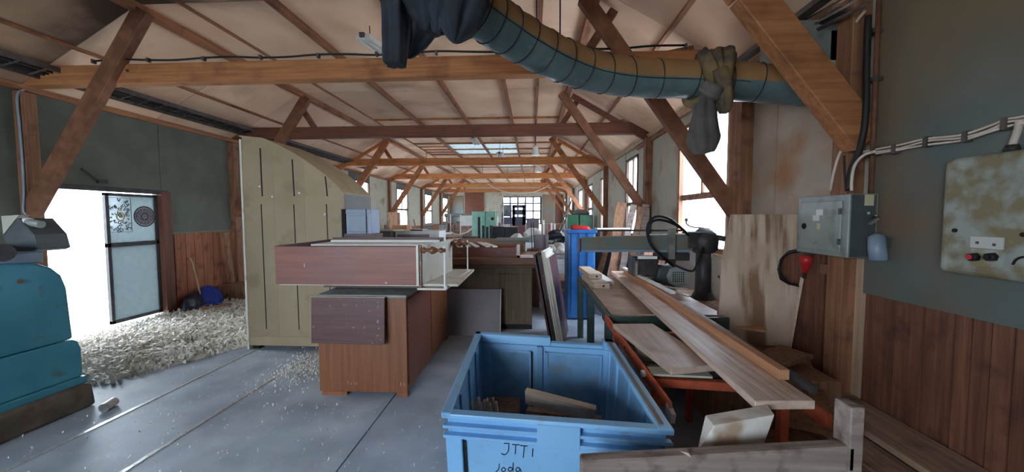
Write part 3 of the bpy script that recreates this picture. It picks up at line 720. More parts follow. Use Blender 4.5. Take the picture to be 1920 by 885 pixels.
# things against the left wall
t = thing('tarpaulin', 'crumpled dark blue tarpaulin bundle against the left wall boards', 'tarpaulin', (-5.75, 6.45, 0))
mb = MB(); cloth_lobe(mb, [(-5.75, 6.25, .0), (-5.76, 6.27, .12), (-5.8, 6.3, .26), (-5.82, 6.3, .36)], [.17, .19, .14, .04], 6, 31, n=30); mb.build('bundle', tarp_b, t)
mb = MB(); cloth_lobe(mb, [(-5.75, 5.95, .0), (-5.76, 5.97, .1), (-5.8, 6.0, .2), (-5.82, 6.0, .28)], [.14, .15, .12, .04], 5, 32, n=30); tag(mb.build('sack', black_bag), 'black sack on the floor left of the blue tarpaulin', 'sack')
mb = MB(); mb.tube([(-5.72, 6.12, .05), (-5.85, 6.1, .8), (-5.9, 6.08, .88)], .012, 6, 2); tag(mb.build('broom_handle', pale_z), 'thin wooden stick leaning on the left wall above the tarpaulin', 'stick')
bar((-5.6, 6.7, .10), (-5.3, 7.3, .24), .14, .025).build('offcut', rough_w)
tag(bpy.data.objects['offcut'], 'sloping brown board end by the booth foot at the left wall', 'board')
tag(bar((-5.35, 5.7, .10), (-5.15, 6.05, .11), .12, .02).build('offcut', rough_w), 'small flat brown board lying on the shavings near the door post', 'board')
tag(bar((-5.9, 7.02, .02), (-5.78, 6.75, 1.3), .10, .03, up=(1, 0, 0)).build('offcut', rough_w), 'upright rough board leaning in the corner left of the olive booth', 'board')
tag(B(-5.9, -5.2, 6.65, 7.1, .01, .3).build('low_crate', rough_w), 'low dark crate by the left wall behind the tarpaulin', 'crate')
mb = MB(); mb.bar(at(153, 316, X=XL+.03), at(187, 341, X=XL+.03), .02, .02); mb.box(XL+.01, XL+.05, at(187, 341, X=XL).y-.05, at(187, 341, X=XL).y+.06, at(187, 341, X=XL).z-.02, at(187, 341, X=XL).z+.03)
tag(mb.build('wall_bracket', steel_d), 'small black angled latch bar on the wall above the doorway', 'bracket')

# ================================================================== OLIVE BOOTH
t = thing('booth', 'tall olive-beige panelled booth with a curved top and dark slots', 'booth', (-2.8, 4.6, 0))
YF, YK = 4.25, 4.97
prof = [(-3.42, 2.53), (-3.15, 2.50), (-2.96, 2.42), (-2.78, 2.33), (-2.58, 2.20), (-2.40, 2.07), (-2.27, 1.95), (-2.19, 1.86)]
# three front boards following the curve
def ztop(x):
    for (xa, za), (xb, zb_) in zip(prof, prof[1:]):
        if xa <= x <= xb: return za+(zb_-za)*(x-xa)/(xb-xa)
    return prof[-1][1]
xsb = [-3.40, -3.03, -2.66, -2.19]
for a, b in zip(xsb, xsb[1:]):
    top = [(x, YF, ztop(x)) for x in [a+.0005]+[p[0] for p in prof if a < p[0] < b]+[b-.0005]]
    MB().prism([(a+.0005, YF, .05), (b-.0005, YF, .05)]+top[::-1], (0, 0, 0), (0, .02, 0)).build('front_board', olive, t)
# curved top skin
mb = MB()
for (xa, za), (xb, zb_) in zip(prof, prof[1:]):
    mb.hexa([(xa, YF-.012, za-.0), (xb, YF-.012, zb_-.0), (xb, YK, zb_-.0), (xa, YK, za-.0), (xa, YF-.012, za+.015), (xb, YF-.012, zb_+.015), (xb, YK, zb_+.015), (xa, YK, za+.015)])
mb.build('curved_top', olive, t)
B(-2.205, -2.185, YF+.02, YK, .05, 1.86).build('side_board', booth_side, t)
B(-3.40, -2.2, YK-.02, YK, .05, 1.85).build('back_board', olive, t)
B(-3.425, -3.40, YF-.012, YK, .0, 2.5).build('edge_post', cream, t, .003)
sl = [(488, 278, 368), (548, 299, 368), (610, 331, 368), (490, 383, 640), (551, 383, 640), (612, 383, 640)]
for px_, ya, yb in sl:
    a = at(px_, ya, Y=YF); b = at(px_+4 if yb < 400 else px_+6, yb, Y=YF)
    if yb > 400: b = at(px_+14, 640, Y=YF)
    bar((a.x, YF-.002, a.z), (b.x-.02 if yb > 400 else b.x, YF-.002, max(b.z, .25)), .012 if yb < 400 else .008, .008, up=(0, 1, 0)).build('slot', slot_m, t)
B(-3.38, -2.2, YF-.008, YF, .05, .16).build('plinth_board', olive, t)
for x in (-3.37, -2.5): B(x, x+.08, YF+.01, YF+.1, 0, .05).build('foot', slot_m, t)
for x, z in ((-3.05, 1.83), (-3.2, 1.95), (-2.72, 1.87), (-2.42, 1.62)):
    MB().cyl((x, YF-.006, z), (x, YF, z), .012, n=7).build('paint_fleck', enamel, t)

# ================================================================== BROWN CABINETS
# lower cabinet standing on the floor
t = thing('brown_cabinet', 'low brown wooden cabinet on the floor carrying the long cabinet', 'cabinet', (-1.5, 3.9, 0))
x0, x1, y0, y1, H = -1.90, -1.10, 3.17, 4.78, .885
B(x0, x1, y0, y0+.02, .035, H).build('front_panel', brown_vz, t, .002)
B(x0, x0+.02, y0+.02, y1, .035, H).build('side_panel', brown_vz, t)
B(x0+.02, x1-.02, y1-.02, y1, .035, H).build('back_panel', brown_vz, t)
B(x0, x1+.005, y0-.005, y1, H, H+.025).build('top', dusty, t, .003)
B(x1-.03, x1-.01, y0+.02, y1, .035, H).build('inner_side', brown_vz, t)
for a, b in ((y0+.03, 3.93), (3.95, 4.62)):
    d = B(x1-.01, x1+.008, a, b, .10, H-.02).build('door', brown_v if a < 3.5 else brown_vz, t, .003)
for q in ((x0+.02, x0+.25, y0, y0+.05, 0, .035), (x1-.1, x1, y0, y0+.05, 0, .035), (x0+.02, x0+.1, y1-.08, y1, 0, .035), (x1-.1, x1, y1-.08, y1, 0, .035)):
    B(*q).build('foot', brown_vz, t)
mb = MB()
for x in (-1.64, -1.61, -1.58, -1.56, -1.16, -1.13): mb.box(x, x+.004, y0-.003, y0, .10, .10+random.uniform(.02, .04))
mb.build('scratch_marks', pale_wood, t)
# board leaning on its front
mb = MB(); z0_, z1_ = .49, .895
mb.hexa([(-1.93, 3.11, z0_), (-1.27, 3.10, z0_), (-1.27, 3.125, z0_), (-1.93, 3.135, z0_), (-1.93, 3.13, z1_), (-1.27, 3.12, z1_), (-1.27, 3.145, z1_), (-1.93, 3.155, z1_)])
o = mb.build('scuffed_board', dark_v, None, .003); tag(o, 'scuffed dark brown drawer front fixed high on the low cabinet', 'board')
B(-1.93, -1.27, 3.125, 3.150, .895, .90).build('edge_strip', pale_wood, o)
# long cabinet lying on top
t = thing('long_cabinet', 'long brown cabinet laid across the low one, open white end to the right', 'cabinet', (-1.5, 3.5, .97))
zc0, zc1 = 1.02, 1.36
B(-2.19, -.95, 3.05, 3.07, zc0, zc1-.015).build('side_panel', brown_v, t, .002)
B(-2.19, -2.17, 3.07, 4.0, zc0, zc1-.01).build('end_panel', dark_v, t)
B(-2.17, -.95, 3.95, 3.97, zc0, zc1+.01).build('back_panel', dark_v, t)
B(-2.17, -.62, 3.07, 3.95, zc0-.01, zc0+.01).build('bottom_panel', cream, t)
B(-2.02, -.98, 3.30, 3.90, zc1-.03, zc1-.015).build('inner_shelf', white_p, t)
B(-2.17, -.95, 3.07, 3.20, zc1-.05, zc1-.035).build('rail', cream, t)
B(-2.0, -.93, 3.60, 3.64, zc1-.02, zc1+.005).build('divider', white_p, t)
B(-.96, -.94, 3.03, 3.07, zc0, zc1).build('edge_strip', cream, t)
B(-1.98, -.95, 3.42, 3.8, .925, 1.01).build('support_block', dark_v, t)
# open bay with turned rails
for Y_, xa, xb in ((3.04, -.925, -.72), (3.80, -.84, -.66)):
    B(xb-.012, xb, Y_, Y_+.015, zc0-.03, zc1-.01).build('end_post', white_p, t)
    B(xa-.01, xa+.004, Y_, Y_+.02, zc0-.02, zc1).build('end_post', turned_m, t)
    L_ = xb-xa; z_ = zc1-.045
    prf = [(0, .022), (.1, .022), (.14, .03), (.22, .014), (.32, .014), (.45, .034), (.55, .030), (.66, .016), (.74, .012), (.82, .024), (.9, .018), (1, .018)]
    MB().rings([(xa+L_*u, Y_+.01, z_) for u, r in prf], [r for u, r in prf], 14).build('turned_rail', turned_m, t)
MB().prism([(-.955, 3.03, zc0-.035), (-.71, 3.03, zc0-.035), (-.645, 3.83, zc0-.01), (-.84, 3.83, zc0-.01)], (0, 0, 0), (0, 0, .015)).build('bay_floor', cream, t)
MB().prism([(-.84, 3.83, zc0), (-.93, 3.07, zc0), (-.93, 3.07, zc1-.01), (-.84, 3.83, zc1-.0)], (0, 0, 0), (.01, 0, 0)).build('bay_back', cream, t)
mb = MB(); mb.box(-.76, -.70, 3.35, 3.36, zc0-.016, zc0-.012).box(-.76, -.70, 3.60, 3.61, zc0-.014, zc0-.002); mb.build('slot', slot_m, t)
MB().prism([(-.715, 3.03, zc0-.03), (-.705, 3.03, zc0-.03), (-.645, 3.84, zc0-.01), (-.655, 3.84, zc0-.01)], (0, 0, 0), (0, 0, .03)).build('bay_lip', white_p, t)
mb = MB(); mb.box(-1.93, -1.925, 3.046, 3.05, 1.17, 1.2).box(-1.23, -1.22, 3.046, 3.05, 1.035, 1.045); mb.build('scratch_marks', white_p, t)

# grey panel leaning on workbench
t = tag(MB().hexa([(-1.16, 4.86, 0), (-.42, 4.90, 0), (-.42, 4.92, 0), (-1.16, 4.88, 0), (-1.16, 5.0, .60), (-.42, 5.04, .60), (-.42, 5.06, .60), (-1.16, 5.02, .60)]).build('grey_board', greyv), 'plain grey-mauve panel leaning on the workbench front', 'panel')
bar((-.425, 4.895, 0), (-.425, 5.035, .60), .012, .03, up=(0, 1, 0)).build('edge_strip', cream, t)

# workbench / counter behind
t = thing('counter', 'old olive-brown panelled counter with a moulded brown top', 'counter', (-.6, 5.6, 0))
bx0, bx1, by0, by1 = -1.30, .0, 5.15, 6.1
B(bx0, bx1, by0+.02, by1, .08, .88).build('body', bench_m, t)
B(bx0, bx1+.0, by0, by0+.02, .80, .88).build('rail', bench_m, t)
for a, b in ((-1.28, -.48), (-.46, -.36), (-.34, -.02)):
    B(a, b, by0+.005, by0+.02, .12, .79).build('front_panel', bench_m, t, .004)
for x in (-.47, -.35, -.02): B(x-.015, x+.015, by0-.005, by0+.02, .08, .80).build('stile', bench_m, t, .003)
B(bx0-.02, bx1+.04, by0-.03, by1, .88, .92).build('moulding', bench_top, t, .008)
B(bx0-.04, bx1+.12, by0-.07, by1, .92, 1.02).build('top', bench_top, t, .012)
B(bx0, bx1, by0+.05, by0+.1, 0, .08).build('plinth', gap_m, t)
# brown drawer box on the counter
t = thing('drawer_box', 'brown drawer-fronted box lying on the moulded counter top', 'drawer', (-.8, 5.6, 1.02))
B(-1.28, -.22, 5.20, 5.22, 1.02, 1.155).build('front_board', brown_v, t, .002)
B(-1.28, -1.26, 5.22, 5.95, 1.02, 1.15).build('side_board', brown_v, t)
B(-.24, -.22, 5.22, 5.95, 1.02, 1.15).build('side_board', brown_v, t)
B(-1.28, -.22, 5.95, 5.97, 1.02, 1.15).build('back_board', brown_v, t)
B(-1.26, -.24, 5.22, 5.95, 1.02, 1.035).build('base_board', rough_w, t)
for x in (-1.05, -.5): B(x, x+.06, 5.19, 5.20, 1.08, 1.09).build('pull', steel, t)
# white strips on it
ORD = ['leftmost', 'second from left', 'third from left', 'fourth from left', 'fifth from left', 'sixth from left', 'seventh from left', 'eighth from left', 'ninth from left', 'tenth from left', 'eleventh from left', 'rightmost']
def ordl(k, n): return 'rightmost' if k == n-1 else ORD[k]
for k, (x, L_) in enumerate(((-1.02, .9), (-.90, .95), (-.78, .8), (-.62, .85), (-.52, .7))):
    o = bar((x, 5.25, 1.165), (x-.25, 5.25+L_, 1.165), .065, .018).build('strip', white_p if k % 2 == 0 else cream)
    tag(o, ordl(k, 5)+' pale wooden strip lying on the brown drawer box', 'strip', 'white strips on the drawer box')
# white L-shaped frame right of the box
t = thing('angle_piece', 'white angled moulding piece standing at the right end of the counter', 'frame', (-.1, 5.3, 1.02))
B(-.21, -.17, 5.15, 5.19, 1.02, 1.20).build('upright', white_p, t)
B(-.21, .12, 5.15, 5.22, 1.02, 1.05).build('base_rail', white_p, t)
# grey trays on top
o = tag(MB().hexa([(-.62, 6.15, 1.17), (-.05, 6.15, 1.17), (.0, 6.9, 1.17), (-.65, 6.9, 1.17), (-.62, 6.15, 1.20), (-.05, 6.15, 1.20), (.0, 6.9, 1.20), (-.65, 6.9, 1.20)]).build('tray_board', panel_grey), 'grey flat tray behind the white strips', 'tray')
B(-1.4, -.13, 6.14, 7.2, 0, 1.165).build('pallet_stack', rough_w); tag(bpy.data.objects['pallet_stack'], 'dark stack of boards behind the counter', 'stack')

# white frames leaning, side-on, right of the counter
cols = [dark_v, steel_d, dark_v, white_p, cream, white_p, dark_v]
lab = ['dark brown panel, nearest in the leaning stack beside the counter', 'black framed panel, second in the leaning stack', 'brown panel in the middle of the leaning stack', 'white frame leaning against the brown panels', 'cream frame behind the first white one', 'white frame near the back of the leaning stack', 'dark board at the back of the leaning stack']
for k in range(7):
    X0 = .30-.0*k; dx = .03*k
    Yk = 4.45+.02*k
    kk = k+(.8 if k else 0); a = Vector((.22+.022*kk, Yk, 0)); b = Vector((.01+.026*kk, Yk, 1.14+(.06 if k in (3, 4) else 0)-.01*k))
    o = bar(a, b, .62, .022 if k not in (3, 5) else .034, up=(1, 0, 0)) if False else MB()
    d = (b-a); nrm = Vector((d.z, 0, -d.x)).normalized()*.02
    o.hexa([a, a+nrm, a+nrm+Vector((.12, .60, 0)), a+Vector((.12, .60, 0)), b, b+nrm, b+nrm+Vector((.12, .60, 0)), b+Vector((.12, .60, 0))])
    o = o.build('leaning_board', cols[k]); tag(o, lab[k], 'panel', 'panels leaning beside the counter')
    if k >= 3: MB().hexa([a-Vector((.003, .004, 0)), a+nrm+Vector((.001, -.004, 0)), a+nrm+Vector((.001, 0, 0)), a-Vector((.003, 0, 0)), b-Vector((.003, .004, 0)), b+nrm+Vector((.001, -.004, 0)), b+nrm+Vector((.001, 0, 0)), b-Vector((.003, 0, 0))]).build('edge_strip', cream, o)

# grey long cabinet and blue cabinet by the booth
t = thing('grey_cabinet', 'grey panelled cabinet behind the long brown cabinet', 'cabinet', (-1.9, 5.1, 0))
B(-2.6, -1.97, 5.2, 5.6, 0, 1.385).build('body', booth_side, t, .004)
B(-2.58, -1.99, 5.185, 5.2, 1.16, 1.375).build('drawer_front', greyv, t, .003)
B(-2.62, -1.96, 5.17, 5.62, 1.385, 1.40).build('top', panel_pale, t)
t = thing('white_cabinet', 'white cabinet with a pinkish door lying open next to the grey one', 'cabinet', (-1.0, 5.1, 0))
B(-1.94, -1.31, 5.2, 5.6, .03, 1.39).build('body', white_p, t, .004)
B(-1.91, -1.45, 5.185, 5.2, 1.20, 1.34).build('drawer_front', greyv, t, .003)
B(-1.72, -1.55, 5.18, 5.2, 1.392, 1.41).build('handle', slot_m, t)
t = thing('blue_grey_cabinet', 'small blue-grey framed cabinet upright against the booth side', 'cabinet', (-2.0, 4.2, 1.33))
B(-2.10, -1.81, 4.12, 4.35, 1.40, 1.68).build('body', greyblue, t, .003)
B(-2.08, -1.86, 4.105, 4.12, 1.42, 1.61).build('door', greyblue, t, .005)
B(-2.10, -1.81, 4.108, 4.12, 1.625, 1.675).build('top_rail', greyblue, t, .004)
B(-1.865, -1.86, 4.10, 4.105, 1.40, 1.68).build('gap', slot_m, t)
B(-2.12, -1.78, 4.10, 4.36, 1.33, 1.40).build('base', dark_v, t)
B(-2.16, -2.11, 4.13, 4.35, 1.33, 1.68).build('side_panel', slot_m, t)
t = thing('side_cabinet', 'brown cabinet between the booth and the long cabinet, carrying the blue-grey one', 'cabinet', (-2, 4.2, 0))
B(-2.16, -1.95, 4.03, 4.5, .0, 1.33).build('body', dark_v, t)
B(-1.95, -1.6, 4.03, 4.5, .95, 1.33).build('drawer', dark_v, t)

# ================================================================== BLUE CRATE
FLc, FRc, BRc, BLc = Vector((-.375, 1.535)), Vector((.545, 1.455)), Vector((.535, 2.50)), Vector((-.395, 2.62))
ZR = .765
def cm(u, v, z):   # u across 0..1, v deep 0..1
    p = FLc*(1-u)*(1-v)+FRc*u*(1-v)+BRc*u*v+BLc*(1-u)*v
    s_ = .93+.07*(z/ZR); c_ = (FLc+FRc+BRc+BLc)/4
    p = c_+(p-c_)*s_
    return (p.x, p.y, z)
def cbox(u0, u1, v0, v1, z0, z1): return MB().hexa([cm(u0, v0, z0), cm(u1, v0, z0), cm(u1, v1, z0), cm(u0, v1, z0), cm(u0, v0, z1), cm(u1, v0, z1), cm(u1, v1, z1), cm(u0, v1, z1)])
t = thing('blue_crate', 'large light blue plastic crate with handwriting on its front', 'crate', (.08, 2.0, 0))
tk = .028
cbox(0, 1, 0, 1, .02, .05).build('base', crate_m, t)
cbox(.02, .98, .0+.012, tk, .05, ZR-.005).build('front_wall', crate_m, t)
cbox(.02, .98, 1-tk, 1-.008, .05, ZR-.06).build('back_wall', crate_m, t)
cbox(.012, tk, .0+.012, .99, .05, ZR-.005).build('side_wall', crate_m, t)
cbox(1-tk, .988, .012, .99, .05, ZR-.005).build('side_wall', crate_m, t)
# rims
cbox(-.01, 1.01, -.015, tk, ZR-.022, ZR).build('rim', crate_m, t, .005, 2)
for k, z in enumerate((ZR-.065, ZR-.108)): cbox(-.008, 1.008, -.018, .014, z, z+.014).build('rib', crate_m, t, .003)
cbox(.43, .62, -.02, .0, ZR-.115, ZR-.015).build('rib_block', crate_m, t, .003)
cbox(-.01, tk+.008, -.015, 1.012, ZR-.02, ZR+.004).build('rim', crate_m, t, .004)
cbox(1-tk-.028, 1.01, -.015, 1.012, ZR-.02, ZR+.004).build('rim', crate_m, t, .004)
cbox(1-tk-.012, 1-tk+.006, .02, .95, ZR+.003, ZR+.007).build('rim_groove', panel_grey, t)
cbox(-.01, .56, 1-tk-.01, 1.012, ZR-.055, ZR+.004).build('rim', crate_m, t, .004)
cbox(.56, 1.01, 1-tk-.01, 1.012, ZR-.055, ZR-.03).build('rim', crate_m, t, .004)
cbox(.93, 1.01, 1-tk-.03, 1.012, ZR-.055, ZR+.004).build('rim', crate_m, t, .006)
# inner recessed panels on the far wall
for a, b in ((.09, .42), (.52, .93)):
    fr = MB()
    for q in ((a, b, ZR-.11, ZR-.095), (a, b, .12, .135), (a, a+.02, .12, ZR-.095), (b-.02, b, .12, ZR-.095)):
        fr.hexa([cm(q[0], 1-tk-.012, q[2]), cm(q[1], 1-tk-.012, q[2]), cm(q[1], 1-tk, q[2]), cm(q[0], 1-tk, q[2]), cm(q[0], 1-tk-.012, q[3]), cm(q[1], 1-tk-.012, q[3]), cm(q[1], 1-tk, q[3]), cm(q[0], 1-tk, q[3])])
    fr.build('panel_frame', crate_m, t)
    cbox(a+.02, b-.02, 1-tk-.003, 1-tk, .135, ZR-.11).build('inner_panel', crate_in, t)
cbox(.415, .425, 1-tk-.016, 1-tk-.002, .13, ZR-.10).build('panel_gap', slot_m, t)
cbox(.46, .50, 1-tk-.02, 1-tk, .06, ZR-.06).build('inner_rib', crate_m, t)
for s_ in (0, 1):
    for v in (.2, .45, .7, .9):
        u = (tk, tk+.012) if s_ == 0 else (1-tk-.012, 1-tk)
        cbox(*u, v, v+.025, .06, ZR-.03).build('inner_rib', crate_m, t)
# front recess and outer corner
cbox(.085, .095, .004, .014, .06, ZR-.13).build('front_groove', slot_m, t)
cbox(.0, .08, -.008, .014, .03, ZR-.10).build('corner_post', crate_m, t, .004)
cbox(.92, 1.0, -.008, .014, .03, ZR-.10).build('corner_post', crate_m, t, .004)
# handwriting, drawn as strokes lying on the front wall
def wp(px, py):
    p = at(px, py, Y=1.5)
    # put onto the front wall plane (line FL-FR), slightly proud
    a = Vector(cm(0, .012, p.z)); b = Vector(cm(1, .012, p.z))
    d = (p-EYE); n_ = Vector((b.y-a.y, a.x-b.x, 0))
    t_ = (a-EYE).dot(n_)/d.dot(n_); q = EYE+d*t_
    for _ in range(3):
        a = Vector(cm(0, .012, q.z)); b = Vector(cm(1, .012, q.z)); n_ = Vector((b.y-a.y, a.x-b.x, 0)); t_ = (a-EYE).dot(n_)/d.dot(n_); q = EYE+d*t_
    return q+Vector((0, -.0015, 0))
strokes = [[(945, 831), (955, 831)], [(954, 831), (953, 845), (947, 852), (940, 850)],
           [(960, 833), (974, 834)], [(967, 833), (966, 851)],
           [(975, 835), (989, 836)], [(983, 836), (981, 858)],
           [(999, 841), (998, 856)], [(1000, 833), (1000.5, 834.5)],
           [(936, 869), (935, 879), (930, 884)],
           [(944, 876), (940, 880), (944, 884), (948, 880), (944, 876)],
           [(960, 877), (955, 876), (953, 881), (958, 883), (961, 878)], [(962, 867), (962, 883)],
           [(975, 878), (970, 876), (967, 881), (972, 884), (975, 879), (977, 884)]]
mb = MB()
for s_ in strokes: mb.tube([wp(*p) for p in s_], .0021, 5, 4)
mb.build('handwriting', ink, t)
mb = MB()
for k in range(60):
    u = random.uniform(.03, .97); v = random.uniform(.02, .98)
    p = cm(u, v, .05); mb.cyl((p[0], p[1], .05), (p[0]+random.uniform(-.06, .06), p[1]+random.uniform(-.06, .06), .05+random.uniform(.0, .03)), .02, .01, n=5)
o = mb.build('wood_scraps', rough_w); tag(o, 'loose wood scraps covering the bottom of the blue crate', 'scraps'); o['kind'] = 'stuff'
# contents: offcut and slats
def edge_board(pa, pb, h, th, m_, name, lab):
    dn = Vector((0, .03, -h)); tv = Vector((.01, th, 0))
    return tag(MB().hexa([pa+dn, pb+dn, pb+dn+tv, pa+dn+tv, pa, pb, pb+tv, pa+tv]).build(name, m_, None, .003), lab, 'board')
edge_board(at(984, 733, Y=1.92), at(1118, 768, Y=1.80), .085, .045, pale_wood, 'offcut', 'pale wood offcut with knots lying in the blue crate')
edge_board(at(986, 768, Y=1.98)+Vector((0, 0, -.005)), at(1128, 778, Y=1.88)+Vector((0, 0, -.03)), .44, .05, rough_w, 'offcut', 'dark brown board end under the pale offcut in the crate')
for k in range(9):
    p = at(886+5.5*k, 752+6*math.sin(k*2.4), Y=1.80+.012*k)
    o = bar((p.x+.02, 2.0+.02*k, .08), p, .010, .018).build('slat', pale_wood)
    tag(o, ordl(k, 9)+' thin slat end sticking up in the left corner of the blue crate', 'slat', 'slat ends in the blue crate')
B(-.30, -.08, 2.2, 2.45, .05, .38).build('offcut', rough_w); tag(bpy.data.objects['offcut'] if False else COL.objects[-1], 'short dark timber block low in the left of the blue crate', 'block')

# ================================================================== PALLET COLLAR AND BLOCK
Yc = 1.22
A = lambda x, y, Y=Yc: at(x, y, Y=Y)
t = thing('timber_crate', 'weathered grey timber crate frame at the bottom right edge', 'crate', (.6, 1.4, 0))
p0, p1 = A(1092, 868), A(1622, 842)
def frontplank(za0, za1, zb0, zb1, xa, xb, y_, th, name='front_plank', m_=grey_wood):
    return MB().hexa([(xa, y_, za0), (xb, y_, zb0), (xb, y_+th, zb0), (xa, y_+th, za0), (xa, y_, za1), (xb, y_, zb1), (xb, y_+th, zb1), (xa, y_+th, za1)]).build(name, m_, t, .006)
zA, zB = at(1090, 866, Y=Yc).z, at(1600, 838, Y=Yc).z
xa, xb = A(1090, 866).x, A(1605, 840).x
frontplank(zA-.075, zA, zB-.085, zB, xa, xb, Yc, .05)
frontplank(zA-.17, zA-.082, zB-.18, zB-.092, xa-.012, xb, Yc+.01, .04)
frontplank(zA-.27, zA-.178, zB-.275, zB-.19, xa, xb, Yc+.0, .05)
px0 = A(1597, 760).x; px1 = A(1624, 760).x
B(px0, px1, Yc+.0, Yc+.07, 0, A(1600, 765).z).build('corner_post', grey_wood, t, .004)
B(xa+.02, xa+.08, Yc+.05, Yc+.10, 0, zA-.28).build('corner_post', grey_wood, t, .004)
B(A(1520, 800).x, A(1545, 800).x, Yc-.02, Yc+.0, zA-.3, zA-.09).build('batten', grey_wood, t, .003)
B(xa, xb, Yc+.06, Yc+.36, .35, .40).build('crate_floor', rough_w, t)
B(xa+.02, px1, Yc+.36, Yc+.40, .02, .5).build('back_plank', rough_w, t)
# torn notch splinters on the top
MB().prism([A(1275, 846, Yc-.004), A(1296, 858, Yc-.004), A(1292, 850, Yc-.004)], (0, 0, 0), (0, .01, 0)).build('splinter', pale_wood, t)
# square timber offcut standing up behind it
Yb = 1.36
o = MB().hexa([at(1303, 836, Y=Yb), at(1336, 836, Y=Yb-.03), at(1436, 832, Y=Yb+.0), at(1400, 832, Y=Yb+.12),
               at(1320, 778, Y=Yb+.05), at(1338, 796, Y=Yb-.02), at(1452, 776, Y=Yb+.01), at(1442, 760, Y=Yb+.12)])
bm_pts = None
P1, P2, P3, P4 = at(1305, 850, Y=Yb), at(1330, 850, Y=Yb-.02), at(1432, 836, Y=Yb-.0), at(1410, 836, Y=Yb+.1)
T2, T3 = at(1338, 798, Y=Yb-.02), at(1453, 778, Y=Yb)
T1, T4 = at(1322, 778, Y=Yb+.07), at(1440, 758, Y=Yb+.10)
o = MB().hexa([P1, P2, P3, P4, T1, T2, T3, T4]).build('timber_block', [mat('whitewashed_timber', (206, 200, 190), (226, 222, 214), scale=8, dust=(176, 150, 126), dscale=7, dlo=.55, dhi=.7, bump=.5)], None, .004, 2)
tag(o, 'thick whitish square timber block standing tilted in the grey crate', 'block')

# ================================================================== SAW TABLE, FRAMES, PLANKS
t = thing('saw_table', 'long dark green saw table with board panels on top', 'table', (1.1, 4, 0))
tx0, tx1, ty0, ty1, tz = .60, 1.55, 2.98, 4.95, .80
for a, b in ((4.05, 4.35), (4.40, 4.9), (3.05, 4.02)): B(tx0+.04, tx1, a, b, tz-.03, tz+.0).build('table_board', table_m, t, .004)
B(tx0, tx0+.03, ty0, ty1, tz-.05, tz+.005).build('rail', green_p, t, .003)
B(tx0, tx1, ty0, ty0+.03, tz-.10, tz-.005).build('rail', green_p, t, .003)
B(tx0, tx1, 4.92, 4.95, tz-.10, tz).build('rail', green_p, t)
for x in (tx0+.0, tx1-.08):
    for y in (ty0+.05, 4.0, ty1-.1): B(x, x+.07, y, y+.07, 0, tz-.05).build('leg', green_p, t, .003)
B(tx0+.3, tx1, 3.0, 4.8, .28, .34).build('lower_shelf', rough_w, t)
B(tx0+.45, tx1-.1, 3.0, 3.03, tz-.3, tz-.1).build('front_apron', green_p, t)
# orange roller stand
t = thing('roller_stand', 'orange metal roller stand in front of the saw table', 'stand', (.9, 2.3, 0))
a = Vector((.60, 3.05, .765)); b = Vector((.635, 1.70, .715))
bar(a, b, .012, .07).build('side_rail', orange_p, t, .003)
bar(b+Vector((0, .04, -.01)), b+Vector((.0, -.03, -.03)), .02, .05).build('rail_end', enamel, t)
a2 = Vector((1.22, 3.0, .70)); b2 = Vector((1.30, 1.66, .70)); bar(a2, b2, .03, .06).build('side_rail', orange_p, t, .003)
bar((.635, 2.0, .71), (1.26, 1.93, .715), .04, .045).build('cross_rail', orange_p, t, .003)
bar((.63, 2.85, .69), (1.24, 2.85, .69), .04, .05).build('cross_rail', orange_p, t)
for y, r in ((2.10, .035), (2.36, .04), (2.62, .035)):
    MB().cyl((.66, y, .755-.03), (1.22, y, .755-.03), r, n=16).build('roller', steel if y != 2.10 else steel_d, t)
bar((.64, 2.04, .75), (.95, 2.02, .75), .10, .012).build('cover_plate', panel_pale, t)
for x, y in ((.65, 1.95), (1.26, 1.9), (.65, 2.9), (1.22, 2.9)): bar((x, y, 0), (x, y, .69), .04, .04, up=(0, 1, 0)).build('leg', orange_p, t)
MB().cyl((.63, 2.05, .73), (.60, 2.05, .73), .02, n=10).build('knob', white_pl, t)
MB().cyl((.66, 2.38, .775), (.72, 2.38, .775), .028, n=12).build('roller_cap', white_pl, t)
MB().cyl((.605, 2.45, .735), (.615, 2.45, .735), .008, n=8).build('bolt', slot_m, t)

tag(MB().prism([(.575, 2.66, .83), (.86, 2.68, .83), (.965, 1.95, .83), (.70, 1.88, .83)], (0, 0, 0), (0, 0, -.035)).build('short_board', plank_m, None, .003), 'short wide pale board resting across the rollers', 'board')
tag(MB().hexa([(.865, 1.46, .845), (1.10, 1.475, .845), (1.18, 4.90, .845), (1.03, 4.90, .845), (.865, 1.46, .88), (1.10, 1.475, .88), (1.18, 4.90, .88), (1.03, 4.90, .88)]).build('long_plank', plank_m, None, .003), 'longest pale plank running from the saw table toward the camera', 'plank')
o = tag(MB().hexa([(1.08, 1.66, .88), (1.125, 1.66, .88), (1.20, 4.75, .88), (1.15, 4.75, .88), (1.08, 1.66, .925), (1.125, 1.66, .925), (1.20, 4.75, .925), (1.15, 4.75, .925)]).build('batten', plank_o, None, .002), 'narrow orange-tinted batten lying on the right edge of the longest plank', 'batten')
o = tag(MB().hexa([(1.135, 1.56, .87), (1.17, 1.56, .87), (1.22, 3.0, .87), (1.18, 3.0, .87), (1.135, 1.56, .90), (1.17, 1.56, .90), (1.22, 3.0, .90), (1.18, 3.0, .90)]).build('metal_channel', steel_d), 'dark metal channel bar beside the batten near its front end', 'channel')
tag(bar((1.17, 4.8, .935), (1.21, 3.25, .935), .045, .02).build('white_batten', white_p, None, .002), 'white painted batten lying along the far end of the batten', 'batten')
